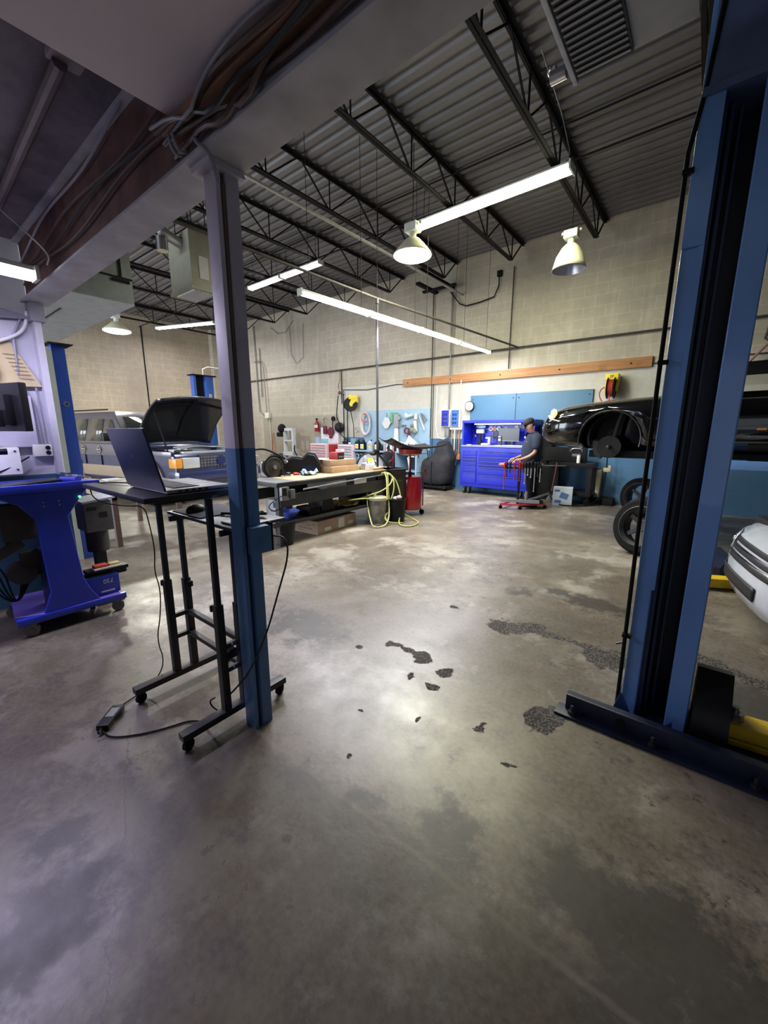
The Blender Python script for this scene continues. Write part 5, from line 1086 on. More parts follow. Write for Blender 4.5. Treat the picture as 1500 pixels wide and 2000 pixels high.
# ------------------------------------------------------------------ loose wheels behind the blue lift
def wheel(lab, loc, rot, r=.34, w=.22, rim=.24):
    t = T('loose_tyre', lab, 'wheel', loc, 0, 'loose wheels on the floor'); t.rotation_euler = rot
    MB().lathe([(rim, -w / 2), (r - .03, -w / 2), (r - .004, -w / 2 + .03), (r, 0), (r - .004, w / 2 - .03), (r - .03, w / 2), (rim, w / 2)], rot=(R(90), 0, 0), n=44, close=True).build('tyre', rubber, t)
    MB().lathe([(rim + .008, -w / 2 - .004), (rim - .012, -w / 2 + .0), (rim - .02, -w / 2 + .03), (rim - .03, .05), (rim - .03, .07), (rim, w / 2), (rim + .008, w / 2)], rot=(R(90), 0, 0), n=44, cap=False).build('rim_barrel', darkgray, t, solid=.004)
    MB().lathe([(rim + .022, -w / 2 - .014), (rim - .006, -w / 2 - .014), (rim - .014, -w / 2 + .01), (rim + .018, -w / 2 + .01)], rot=(R(90), 0, 0), n=44, close=True).build('rim_edge', mat('rim_metal', (.85, .84, .75), .4), t)
    mb = MB().cyl((0, -.0, 0), .05, .06, (R(90), 0, 0))
    for k in range(5):
        a = k * 2 * PI / 5; mb.bar((.03 * math.cos(a), .0, .03 * math.sin(a)), ((rim - .02) * math.cos(a), -.02, (rim - .02) * math.sin(a)), .05, .03, up=(0, 1, 0))
    mb.build('spokes', darkgray, t); return t
wheel('loose alloy wheel on the floor just behind the blue lift column', (-.46, 5.70, .335), (R(-12), 0, R(-25)))
wheel('further loose alloy wheel standing behind the nearer one', (-.76, 8.25, .34), (R(-6), 0, R(-25)))

# ------------------------------------------------------------------ near blue two post lift
lf = T('car_lift_column', 'big blue steel car lift column bolted to the floor at the right', 'car lift', (-.05, 2.42, 0))
liftb = mat('lift_panel_blue', (.17, .36, .75), .35, coat=.4, noise=.18, nscale=2)
liftd = mat('lift_dark_blue', (.018, .05, .16), .4, coat=.2, noise=.3, nscale=2)
ZT = 3.5
mb = MB()
# C section opening to the front (-y): outline of the rolled steel
o_ = [(-.185, 2.30), (-.115, 2.30), (-.115, 2.325), (-.16, 2.325), (-.16, 2.52), (.075, 2.52), (.075, 2.325), (.012, 2.325), (.012, 2.30), (.10, 2.30), (.10, 2.55), (-.185, 2.55)]
mb.prism(o_, ZT, 'z', c=(0, 0, ZT / 2)); mb.build('column', liftb, lf, world=True, bevel=.006)
mb = MB().bb((-.125, 2.292, .72), (-.105, 2.306, 2.28)).bb((-.185, 2.285, 2.26), (-.105, 2.30, ZT), .004); mb.build('cover_strip', liftb, lf, world=True)
mb = MB().bb((-.115, 2.31, .02), (-.095, 2.45, ZT)).bb((-.085, 2.36, .02), (-.072, 2.5, ZT)).bb((-.055, 2.40, .02), (-.045, 2.5, ZT)); mb.build('inner_ribs', mat('rib_navy', (.012, .025, .09), .4), lf, world=True)
MB().bb((-.155, 2.47, .02), (.07, 2.515, ZT)).build('inner_back', navy, lf, world=True)
mb = MB().tube([(-.20, 2.285, .015), (-.20, 2.285, .2), (-.205, 2.285, 1.0), (-.205, 2.285, 2.0), (-.205, 2.285, 2.62), (-.17, 2.285, 2.85), (-.15, 2.28, 3.1), (-.15, 2.28, 3.6)], .0095, 8); mb.build('hydraulic_hose', blkmat, lf, world=True)
for z in (1.80, 2.55, .45): MB().box((-.195, 2.285, z), (.04, .03, .018)).build('hose_clip', blkmat, lf, world=True)
MB().cyl((-.222, 2.28, .40), .006, .035, (0, R(60), 0), 8).build('hose_fitting', chrome, lf, world=True)
basem = mat('base_navy', (.012, .018, .045), .45, noise=.4)
MB().bb((-.46, 2.06, 0), (.9, 2.16, .012), .002).bb((-.21, 2.16, 0), (.9, 2.62, .012), .002).build('base_plate', basem, lf, world=True)
MB().bb((-.42, 2.125, .012), (.9, 2.145, .095), .003).build('base_rail', basem, lf, world=True)
MB().bb((-.42, 2.145, .075), (.9, 2.17, .095)).build('base_rail', basem, lf, world=True)
for x in (-.38, -.02, .35): MB().cyl((x, 2.095, .02), .018, .02, n=6).cyl((x, 2.095, .04), .008, .04, n=8).build('anchor_bolt', darkgray, lf, world=True)
MB().cyl((-.16, 2.122, .05), .022, .006, (R(90), 0, 0)).build('rail_hole', blkmat, lf, world=True)
MB().prism([(-.22, .012), (-.115, .012), (-.185, .15)], .01, 'y', c=(0, 2.24, 0)).prism([(0, .012), (.05, .012), (.045, .07)], .01, 'y', c=(0, 2.26, 0)).build('gusset', liftd, lf, world=True)
MB().prism([(2.25, .012), (2.52, .012), (2.52, .30), (2.42, .33), (2.30, .22), (2.25, .12)], .14, 'x', c=(.185, 0, 0)).build('pivot_guard', blkpl, lf, world=True)
MB().bb((-.18, 2.27, 2.80), (.16, 2.57, 2.83)).bb((-.17, 2.28, 2.83), (.18, 2.60, 4.4), .01).build('top_extension', mat('lift_ext', (.12, .17, .33), .4, noise=.2), lf, world=True)
la = MB().bar((.255, 2.40, .085), (1.2, 2.50, .085), .12, .07).bar((.255, 2.40, .03), (1.2, 2.50, .03), .14, .03).build('arm', yellowP, lf, world=True, bevel=.005); la['label'] = 'yellow swing arm at the foot of the blue column'
MB().cyl((.28, 2.40, .13), .035, .06).cyl((.28, 2.40, .17), .015, .03).build('pivot_pin', steel, la, world=True)
# far foot of the same lift bay : yellow arm and blue pad
fa = T('floor_arm', 'yellow floor arm with a dark blue guard beyond the big blue column', 'lift arm', (.2, 5.3, 0))
MB().bar((.0, 4.75, .06), (.42, 4.95, .06), .13, .09).build('arm', yellowP, fa, world=True, bevel=.005)
MB().prism([(-.1, 5.0), (.28, 5.0), (.38, 5.5), (.30, 5.95), (-.1, 6.0)], .13, 'z', c=(0, 0, .10)).build('guard', mat('guard_navy', (.01, .015, .05), .5), fa, world=True, bevel=.01)

# ------------------------------------------------------------------ raised black car
gloss = mat('black_car_paint', (.003, .003, .004), .12, coat=.7, spec=.4)
bk = T('car', 'glossy black car raised on a lift with a front wheel removed', 'car', (.8, 7.1, 1.05))
def sect(x, yc, hw, z0, z1, n=24, p=3.2, q=None):
    out = []
    for i in range(n):
        a = 2 * PI * (i + .5) / n; c, s = math.cos(a), math.sin(a); rx = (abs(c) ** p + abs(s) ** p) ** (-1 / p)
        out.append((x, yc + hw * c * rx, (z0 + z1) / 2 + (z1 - z0) / 2 * s * rx))
    return out
yc = 7.15
body = MB().loft([sect(-2.02, yc, .60, 1.40, 1.60, p=2.4), sect(-1.99, yc, .72, 1.32, 1.69, p=2.6), sect(-1.90, yc, .84, 1.26, 1.80), sect(-1.68, yc, .90, 1.24, 1.87), sect(-1.4, yc, .92, 1.22, 1.91), sect(-1.1, yc, .93, 1.2, 1.935), sect(-.6, yc, .93, 1.2, 1.96, p=3.6), sect(0, yc, .93, 1.17, 1.97, p=4), sect(1.2, yc, .93, 1.17, 1.98, p=4), sect(2.6, yc, .93, 1.17, 1.97, p=4), sect(3.1, yc, .85, 1.25, 1.95), sect(3.25, yc, .7, 1.35, 1.85)]).build('body', gloss, bk, world=True, sub=0, auto=80)
cut = MB().cyl((-1.04, 6.3, 1.38), .37, 1.0, (R(90), 0, 0), 40).build('c', gloss); cut2 = MB().cyl((1.9, 6.3, 1.38), .37, 1.0, (R(90), 0, 0), 40).build('c', gloss)
bm2 = boolean(body, [])
# booleans in world space
def booleanw(o, cs):
    bpy.context.view_layer.update(); return boolean(o, cs)
booleanw(body, [cut, cut2])
for p in body.data.polygons: p.use_smooth = True
MB().tube([(-1.04 + .375 * math.cos(a), 6.225, 1.38 + .375 * math.sin(a)) for a in [R(-15 + 7 * i) for i in range(31)]], .010, 6).build('arch_lip', mat('arch_lip', (.03, .03, .03), .25), bk, world=True)
wl = T('wheel_hub', '', '', (0, 0, 0)); wl.parent = bk; wl.location = Vector((-1.04, 6.34, 1.27)) - bk.location
for k_ in ('label', 'category'): del wl[k_]
MB().lathe([(.001, -.06), (.03, -.06), (.035, -.045), (.075, -.04), (.085, -.01), (.095, .0), (.15, .0), (.153, .012), (.15, .028), (.10, .028), (.001, .03)], rot=(R(90), 0, 0), n=36).build('brake_disc', mat('disc_grey', (.028, .026, .025), .6, .2, noise=.3, spec=.3), wl)
MB().prism([(-.20, -.02), (-.17, -.12), (-.09, -.17), (-.07, -.06), (-.1, .06), (-.17, .08)], .08, 'y', c=(0, .02, 0)).build('caliper', darkgray, wl)
MB().tube([(.02, .12, .05), (.06, .15, .30), (.1, .18, .5)], .03, 10).build('strut', darkgray, wl)
MB().sph((0, -.05, 0), .03).build('hub_cap', darkgray, wl)
hl = MB().loft([[(-1.86, 6.42, 1.66), (-1.83, 6.39, 1.72), (-1.80, 6.45, 1.72), (-1.83, 6.5, 1.66)], [(-1.62, 6.262, 1.70), (-1.60, 6.262, 1.755), (-1.58, 6.3, 1.76), (-1.6, 6.3, 1.70)], [(-1.36, 6.238, 1.735), (-1.33, 6.25, 1.80), (-1.31, 6.28, 1.80), (-1.34, 6.27, 1.735)]]); hl.build('headlight', glassdk, bk, world=True)
MB().tube([(-1.90, 6.50, 1.655), (-1.82, 6.37, 1.665), (-1.62, 6.25, 1.695), (-1.45, 6.225, 1.715), (-1.36, 6.222, 1.74), (-1.25, 6.235, 1.82), (-1.30, 6.27, 1.835), (-1.5, 6.30, 1.81), (-1.72, 6.36, 1.775)], .006, 6).build('headlight_trim', chrome, bk, world=True)
MB().tube([(-1.95, 6.62, 1.54), (-1.86, 6.38, 1.555), (-1.6, 6.24, 1.60)], .006, 6).build('bumper_line', chrome, bk, world=True)
MB().sph((-1.95, 6.72, 1.49), .022, (.5, 1, 1)).build('badge', chrome, bk, world=True)
stk = MB().prism([(-.09, -.06), (.02, -.075), (.075, -.02), (.055, .045), (0, .075), (-.05, .06)], .004, 'y').build('paper_sheet', paper, None); stk.location = (-1.80, 6.30, 1.735); stk.rotation_euler = (R(-8), R(-12), R(-32)); tag(stk, 'white paper sheet with an orange corner taped at the black car headlight', 'paper')
s2 = MB().prism([(-.02, -.066), (.02, -.072), (.07, -.018), (.06, .01), (.0, .0)], .006, 'y').build('orange_print', mat('print_orange', (.8, .38, .02), .6), stk)
MB().loft([[(-.35, 6.40, 1.96), (-.35, 7.9, 1.96), (-.35, 7.9, 1.98), (-.35, 6.40, 1.98)], [(.1, 6.42, 2.12), (.1, 7.85, 2.12), (.1, 7.85, 2.27), (.1, 6.42, 2.27)], [(2.2, 6.42, 2.15), (2.2, 7.85, 2.15), (2.2, 7.85, 2.32), (2.2, 6.42, 2.32)], [(2.9, 6.45, 1.96), (2.9, 7.85, 1.96), (2.9, 7.85, 1.98), (2.9, 6.45, 1.98)]]).build('roof', gloss, bk, world=True)
MB().bb((-.02, 6.16, 1.98), (.1, 6.36, 2.08), .03).build('mirror', gloss, bk, world=True)
MB().tube([(.1, 6.221, 1.85), (1.4, 6.216, 1.86)], .007, 6).tube([(.1, 6.221, 1.55), (1.4, 6.216, 1.55)], .009, 6).tube([(.15, 6.225, 1.36), (1.4, 6.22, 1.36)], .009, 6).build('side_moulding', mat('moulding', (.06, .06, .065), .2), bk, world=True)
MB().bb((.44, 6.212, 1.5), (.52, 6.222, 1.52)).build('side_marker', mat('amber', (.8, .3, .02), .3), bk, world=True)
MB().bb((-1.3, 6.4, 1.12), (3.0, 7.9, 1.22), .02).build('underbody', blkmat, bk, world=True)
c4 = T('car_lift_column', 'blue lift column with its arm beyond the right edge carrying the black car', 'car lift', (2.1, 6.1, 0))
ra = c4
MB().bb((.15, 6.02, 1.06), (2.0, 6.14, 1.155), .005).bb((.28, 6.1, 1.08), (.40, 6.6, 1.14)).build('arm', liftb, ra, world=True)
MB().box((.34, 6.45, 1.125), (.16, .14, .05), bev=.01).build('pad', liftb, ra, world=True)
MB().bb((1.95, 5.75, 0), (2.25, 6.12, 4.2), .01).build('column', liftb, c4, world=True)

# ------------------------------------------------------------------ white car front at the right edge
wc = T('car', 'white car seen nose-on at the right edge with its bonnet up', 'car', (.36, 3.95, 0), R(12))
# local: nose points to -x ... front face at x=0, car runs to +x, y: width -.9..+.9
wp = mat('white_car_paint', (.62, .66, .74), .2, coat=.8)
grill = mat('grille_black', (.012, .012, .015), .5, noise=.6, nscale=60)
def wsec(z, x0, hw, n=26, p=3.0, L=1.6):
    out = []
    for i in range(n):
        a = 2 * PI * (i + .5) / n; c, s = math.cos(a), math.sin(a); rx = (abs(c) ** p + abs(s) ** p) ** (-1 / p)
        out.append((x0 + L / 2 + L / 2 * c * rx, hw * s * rx, z))
    return out
wbod = MB().loft([wsec(.18, .10, .80), wsec(.24, .02, .87), wsec(.36, -.03, .90), wsec(.50, -.03, .91), wsec(.62, 0, .92), wsec(.74, .03, .92), wsec(.82, .10, .90), wsec(.86, .2, .86)]).build('body', wp, wc, auto=80)
def nose(y, z): # x of the nose surface
    zz = [(.18, .10, .80), (.24, .02, .87), (.36, -.03, .90), (.50, -.03, .91), (.62, 0, .92), (.74, .03, .92), (.82, .10, .90), (.86, .2, .86)]
    for a, b in zip(zz, zz[1:]):
        if a[0] <= z <= b[0]: f = (z - a[0]) / (b[0] - a[0]); x0 = a[1] + (b[1] - a[1]) * f; hw = a[2] + (b[2] - a[2]) * f; break
    t_ = min(.999, abs(y) / hw); c = (1 - t_ ** 3) ** (1 / 3); return x0 + .8 - .8 * c
def patch(y0, y1, z0, z1, off, name, m, nu=10, nv=3, shear=0, th=.006):
    return MB().grid(lambda u, v: Vector((nose(y0 + (y1 - y0) * u, min(.858, z0 + (z1 - z0) * v + shear * u)) - off, y0 + (y1 - y0) * u, z0 + (z1 - z0) * v + shear * u)), nu, nv).build(name, m, wc, solid=th)
for s in (1, -1):
    patch(s * .46, s * .85, .60, .76, .010, 'headlight', mat('headlight_clear', (.7, .75, .8), .1, .6), shear=.02)
    patch(s * .48, s * .80, .32, .45, .006, 'fog_light_surround', grill)
    patch(s * .50, s * .72, .24, .27, .008, 'chrome_strip', chrome)
for z0_, z1_ in ((.555, .60), (.625, .665), (.695, .74)): patch(-.42, .40, z0_, z1_, .004, 'grille', grill, 14)
for z in (.603, .668): patch(-.42, .40, z, z + .016, .016, 'grille_slat', chrome, 14, 1)
patch(-.30, .42, .36, .47, .006, 'lower_grille', grill, 14)
for k_ in range(3): MB().sph((nose(.55 + .09 * k_, .66) - .012, .55 + .09 * k_, .67), .028, (.5, 1, 1)).build('lamp_lens', chrome, wc)
MB().box((.55, 0, .84), (.7, 1.3, .10), bev=.02).build('engine_bay', grill, wc)
mb = MB()
for k_ in range(6): mb.box((.35 + .08 * k_, -.4 + .17 * k_, .90), (.16, .12, .07), bev=.015)
mb.tube([(.3, -.5, .9), (.5, -.2, .96), (.5, .3, .95), (.3, .5, .9)], .03, 8, smooth=2).build('engine', blkpl, wc)
MB().box((1.0, 0, 1.25), (.05, 1.5, 1.0), rot=(0, R(-38), 0), bev=.02).build('bonnet', wp, wc)
for s in (1, -1): MB().cyl((.75, s * .80, .33), .33, .2, (R(90), 0, 0), 32).build('tyre', rubber, wc)
MB().box((.9, 0, .17), (1.5, 1.5, .06)).build('undertray', blkmat, wc)
for c_ in children(wc):
    if not c_.name.startswith('tyre'):
        for v in c_.data.vertices: v.co.z *= .88
# ------------------------------------------------------------------ dark blue SUV with its bonnet up
sv = T('suv', 'dark blue and tan sport utility vehicle with its black bonnet raised', 'car', (-7.9, 3.55, 0), R(9))
# local: nose at x=0, runs to -x (length 5.2); right side (towards the camera) at y=0, left side y=+2.0
sn = mat('suv_navy', (.022, .03, .085), .22, coat=.8)
ss_ = mat('suv_pewter', (.13, .115, .14), .28, .3, coat=.6)
tan = mat('suv_tan', (.30, .22, .15), .4, coat=.3)
L_ = 5.2; WD = 2.0
side = [(0, .45), (-.02, .62), (.0, .80), (-.10, 1.04), (-.9, 1.12), (-1.55, 1.16), (-1.62, 1.20), (-5.12, 1.22), (-5.2, 1.0), (-5.2, .5), (-5.1, .42), (-.1, .42)]
bodyl = MB().prism(side, WD, 'y', c=(0, WD / 2, 0)).build('body', sn, sv, bevel=.05)
c1 = MB().cyl((-.92, 0, .40), .44, .7, (R(90), 0, 0), 36).build('c', sn); c2 = MB().cyl((-4.0, 0, .40), .44, .7, (R(90), 0, 0), 36).build('c', sn)
c3 = MB().box((-.80, 1.0, 1.10), (1.3, 1.62, .5)).build('c', sn)
for c_ in (c1, c2, c3): c_.location = sv.location; c_.rotation_euler = sv.rotation_euler
bpy.context.view_layer.update(); boolean(bodyl, [c1, c2, c3])
for p in bodyl.data.polygons: p.use_smooth = False
# upper doors / shoulder in lighter pewter, tan lower cladding
MB().bb((-5.15, -.012, .95), (-1.75, .0, 1.2), .004).build('side_panel', ss_, sv)
MB().bb((-1.7, -.012, 1.0), (-.12, .0, 1.08), .004).build('fender_top', ss_, sv)
MB().bb((-3.5, -.03, .50), (-1.42, .0, .74), .012).build('side_cladding', tan, sv)
MB().bb((-3.4, -.12, .36), (-1.45, .05, .42), .01).build('running_board', tan, sv)
for x in (-.92, -4.0):
    MB().lathe([(.44, -.03), (.52, -.03), (.52, .03), (.44, .03)], c=(x, -.01, .42), rot=(R(90), 0, 0), n=40, close=True).build('wheel_flare', tan, sv)
    for y in (.14, WD - .14):
        w_ = MB().lathe([(.22, -.12), (.33, -.12), (.375, -.09), (.38, 0), (.375, .09), (.33, .12), (.22, .12)], c=(x, y, .38), rot=(R(90), 0, 0), n=36).build('tyre', rubber, sv)
        MB().lathe([(.001, -.06), (.08, -.09), (.1, -.05), (.2, -.06), (.225, -.115), (.23, .0), (.001, .0)], c=(x, y, .38), rot=(R(90), 0, 0), n=30).build('wheel_rim', steel, sv)
MB().cyl((-.92, .35, .40), .43, .5, (R(90), 0, 0), 30).build('wheel_well', blkmat, sv)
# greenhouse
def gh(z, x0, x1, ins): return [(x0, ins, z), (x1, ins, z), (x1, WD - ins, z), (x0, WD - ins, z)]
gre = MB().loft([gh(1.20, -5.14, -1.62, .03), gh(1.80, -4.95, -2.28, .19), gh(1.90, -4.85, -2.45, .28), gh(1.93, -4.6, -2.7, .45)]).build('cabin', ss_, sv, bevel=.02)
def yz(z): return .03 + (z - 1.20) / .6 * .16
def win(pts, name='side_window', m=mat('suv_glass', (.10, .09, .07), .08, spec=.7)):
    mb = MB(); A = [mb.bm.verts.new((x, yz(z) - .006, z)) for x, z in pts]; mb.bm.faces.new(A); return mb.build(name, m, sv, solid=.01)
win([(-2.62, 1.26), (-1.95, 1.26), (-2.38, 1.72), (-2.62, 1.74)][::1]); win([(-3.30, 1.26), (-2.70, 1.26), (-2.70, 1.74), (-3.30, 1.75)]); win([(-4.1, 1.26), (-3.40, 1.26), (-3.40, 1.75), (-4.0, 1.75)]); win([(-4.95, 1.28), (-4.2, 1.26), (-4.1, 1.75), (-4.78, 1.74)])
mb = MB(); A = [mb.bm.verts.new(p) for p in [(-1.68, .18, 1.25), (-1.68, WD - .18, 1.25), (-2.23, WD - .3, 1.78), (-2.23, .3, 1.78)]]
for v in A: v.co.x += .03
mb.bm.faces.new(A); mb.build('windscreen', glassdk, sv, solid=.012)
for x in (-2.66, -3.35, -1.9): MB().bar((x, -.014, .55), (x, -.004, 1.18), .008, .02).build('door_gap', blkmat, sv)
for x in (-2.58, -3.25):
    h = MB().lathe([(.05, 0), (.07, 0), (.07, .02), (.05, .02)], c=(x - .1, -.015, 1.08), rot=(R(90), 0, 0), n=20, close=True).bar((x - .18, -.035, 1.08), (x - .02, -.035, 1.08), .02, .03).build('door_handle', chrome, sv)
MB().box((-2.02, -.14, 1.36), (.12, .24, .18), bev=.04).box((-2.02, -.02, 1.28), (.08, .14, .05)).build('wing_mirror', blkpl, sv)
MB().bar((-4.6, .26, 1.95), (-2.7, .26, 1.95), .03, .03).build('roof_rail', blkpl, sv)
# front: lights, grille, bumper
hlm = mat('headlight_glass', (.62, .64, .60), .12, .3); am = mat('amber_lens', (.75, .30, .03), .25)
for s in (0, 1):
    y = (lambda v: v) if s == 0 else (lambda v: WD - v)
    MB().bb((-.12, y(.13), .755), (.025, y(.50), .965), .02).build('headlight', hlm, sv)
    MB().bb((-.22, y(-.015), .765), (.012, y(.125), .955), .03).build('indicator', am, sv)
MB().bb((-.04, .50, .74), (.02, 1.50, 1.02), .02).build('grille', mat('grille_dark', (.03, .03, .035), .4), sv)
mb = MB()
for k_ in range(13): mb.box((.024, .54 + .077 * k_, .87), (.01, .012, .25))
for k_ in range(4): mb.box((.024, 1.0, .79 + .055 * k_), (.012, .96, .012))
mb.build('grille_mesh', steel, sv)
MB().lathe([(.001, 0), (.09, 0), (.1, .012), (.001, .015)], c=(.03, 1.0, .88), rot=(0, R(90), 0), n=28).build('oval_badge', sn, sv)
MB().bb((-.25, -.03, .50), (.10, WD + .03, .70), .04).build('bumper', sn, sv)
MB().bb((-.25, -.02, .36), (.09, WD + .02, .50), .03).build('bumper_lower', tan, sv)
MB().bb((.088, .55, .40), (.105, 1.45, .50)).build('lower_grille', MATS['grille_dark'], sv)
# engine bay
random.seed(5)
MB().box((-.80, 1.0, .88), (1.28, 1.6, .05)).build('bay_floor', blkmat, sv)
eng = [('battery', blkpl, (-.35, .4, 1.0), (.3, .25, .2)), ('airbox', silver, (-.4, 1.55, 1.02), (.35, .35, .18)), ('intake', silver, (-.9, 1.0, 1.04), (.5, .6, .16)), ('radiator_top', silver, (-.18, 1.0, 1.04), (.12, 1.5, .08)), ('reservoir', white, (-.6, .35, 1.03), (.3, .2, .15)), ('fuse_box', blkpl, (-1.15, .4, 1.05), (.3, .25, .15))]
for n_, m_, c_, d_ in eng: MB().box(c_, d_, bev=.03).build(n_, m_, sv)
mb = MB()
for k_ in range(5): mb.tube([(-.3 - .2 * k_, .3 + .1 * k_, 1.12), (-.5 - .1 * k_, .8, 1.17), (-.6, 1.2, 1.14), (-.3 - .15 * k_, 1.6, 1.12)], .018, 7, smooth=2)
mb.build('hoses', mat('hose_silver', (.3, .32, .34), .35, .3), sv)
# raised bonnet
f = lambda u, v: Vector((-1.45 + 1.35 * u * math.cos(R(40)) - .10 * math.sin(PI * u), .10 + 1.80 * v, 1.18 + 1.35 * u * math.sin(R(40)) + .16 * math.sin(PI * u * .8) + .10 * math.sin(PI * v) - (.06 * (u > .9))))
MB().grid(f, 16, 14).build('bonnet', mat('bonnet_black', (.015, .016, .018), .25, coat=.3), sv, solid=.03)
mb = MB().tube([(f(u, .5) + Vector((0, 0, -.04))) for u in (0.1, .5, .9)], .02, 6).tube([f(.75, v) + Vector((0, 0, -.03)) for v in (.08, .3, .5, .7, .92)], .02, 6); mb.build('bonnet_frame', blkmat, sv)
MB().bar((-.4, .12, 1.05), (-.75, .14, 1.85), .02, .02).build('bonnet_stay', blkmat, sv)
# far lift column behind the SUV and near one at the left
fl = T('car_lift_column', 'short blue lift column standing behind the raised black bonnet', 'car lift', (-13.0, 6.95, 0))
MB().bb((-13.15, 6.62, 0), (-12.95, 6.70, 3.2)).bb((-13.15, 7.0, 0), (-12.90, 7.25, 3.2), .01).build('column', mat('lift_far_blue', (.03, .09, .36), .4), fl, world=True)
MB().bb((-13.15, 6.70, 0), (-13.05, 7.0, 3.2)).build('inner', blkmat, fl, world=True)
MB().bb((-13.2, 6.55, 3.2), (-12.85, 7.35, 3.23)).build('top_plate', blkmat, fl, world=True)
MB().tube([(-13.0, 6.98, 3.2), (-13.0, 6.98, 3.42), (-13.0, 7.15, 3.5), (-13.0, 8.2, 3.5)], .02, 8).build('pipe', offw, fl, world=True)
MB().box((-12.895, 7.12, 2.45), (.006, .1, .4)).build('decal', mat('decal_pale', (.4, .4, .45), .5), fl, world=True)
lp = T('car_lift_column', 'blue lift column just behind the end of the office partition', 'car lift', (-5.6, 1.40, 0))
lpb = mat('lift_left_blue', (.018, .05, .26), .3, coat=.4)
MB().bb((-5.75, 1.34, 0), (-5.6, 1.46, 2.40), .004).build('column', lpb, lp, world=True)
MB().bb((-5.62, 1.29, 0), (-5.595, 1.34, 2.34)).build('pale_edge', mat('pale_edge', (.38, .40, .36), .5), lp, world=True)
MB().bb((-5.80, 1.30, 2.40), (-5.52, 1.52, 2.41)).build('top_plate', blkmat, lp, world=True)
MB().lathe([(.018, 0), (.03, 0), (.03, .003), (.018, .003)], c=(-5.598, 1.40, 1.78), rot=(0, R(90), 0), n=20, close=True).build('ring_decal', steel, lp, world=True)

# wooden table behind the desk
tb = T('work_table', 'low table with a brown wooden leg left of the vehicle', 'table', (-6.2, 2.3, 0))
MB().bb((-7.4, 1.72, .70), (-5.75, 2.7, .73), .004).build('tabletop', mat('table_grey', (.20, .20, .21), .5, noise=.2), tb, world=True)
MB().bb((-7.35, 1.78, .62), (-5.85, 1.82, .70)).bb((-5.85, 1.78, .62), (-5.81, 2.65, .70)).build('apron', mat('apron_tan', (.28, .2, .1), .6), tb, world=True)
for x, y in ((-5.84, 1.80), (-7.3, 1.80), (-5.84, 2.6), (-7.3, 2.6)): MB().box((x, y, .35), (.06, .06, .70)).build('leg', mat('leg_brown', (.08, .045, .035), .6), tb, world=True)
bx = tag(MB().bb((-6.75, 1.90, .731), (-6.35, 2.2, .80), .003).build('tan_box', mat('tan_box', (.32, .27, .15), .7)), 'flat tan box on the low table next to the blue cart', 'box')
tag(MB().bb((-6.7, 1.95, .80), (-6.45, 2.15, .815)).build('paper_stack', paper), 'stack of papers on the flat tan box', 'paper')

# ------------------------------------------------------------------ black standing desk
dkm = mat('desk_black', (.012, .012, .013), .4)
ds = T('standing_desk', 'black two-level rolling standing desk beside the column', 'desk', (-2.05, .98, 0))
MB().bb((-2.50, .64, 1.205), (-1.74, 1.02, 1.228), .003).build('desktop', mat('desktop_black', (.02, .02, .022), .35), ds, world=True)
MB().bb((-2.40, .70, 1.185), (-1.80, .96, 1.205)).build('desktop_bracket', dkm, ds, world=True)
MB().bb((-2.37, .985, 1.028), (-1.70, 1.30, 1.045), .003).build('lower_desktop', mat('desktop_grey', (.05, .05, .055), .3), ds, world=True)
for x in (-2.30, -1.755):
    rail = MB().bb((x - .025, .68, .065), (x + .025, 1.27, .10), .003).build('foot_rail', dkm, ds, world=True)
    for y in (.71, 1.24):
        MB().cyl((x, y, .028), .028, .022, (R(90), 0, R(90 + 20)), 18).cyl((x, y, .028), .015, .034, (R(90), 0, R(110)), 12).box((x, y, .055), (.03, .04, .024)).build('caster', rubber, ds, world=True)
    for y, zc, zt in ((.915, .67, 1.19), (1.02, .65, 1.03)):
        MB().bb((x - .019, y - .019, .09), (x + .019, y + .019, zc), .003).build('leg', dkm, ds, world=True)
        MB().bb((x - .013, y - .013, zc), (x + .013, y + .013, zt), .002).build('leg_extension', dkm, ds, world=True)
        MB().cyl((x + (.03 if x > -2 and y > 1 else -.03 if y < 1 else .03), y, zc - .03), .005, .03, (0, R(90), 0), 8).box((x + (.045 if y > 1 else -.045), y, zc - .03), (.014, .034, .034), bev=.006).build('knob', blkpl, ds, world=True)
MB().bb((-2.30, 1.0, .435), (-1.755, 1.03, .46), .002).build('crossbar', dkm, ds, world=True)
MB().bb((-2.30, 1.0, .295), (-1.755, 1.03, .32), .002).build('crossbar', dkm, ds, world=True)
for x in (-2.30, -1.755):
    for z in (.44, .31): MB().bb((x - .01, .915, z - .012), (x + .01, 1.02, z + .012)).build('short_brace', dkm, ds, world=True)
mb = MB()
for z in (.445, .315): mb.cyl((-1.742, .965, z), .006, .01, (0, R(90), 0), 8)
mb.build('bolt', steel, ds, world=True)
MB().bb((-2.30, 1.03, 1.012), (-1.755, 1.05, 1.028)).bb((-2.30, .96, 1.0), (-2.28, 1.2, 1.028)).bb((-1.77, .96, 1.0), (-1.755, 1.2, 1.028)).build('shelf_bracket', dkm, ds, world=True)

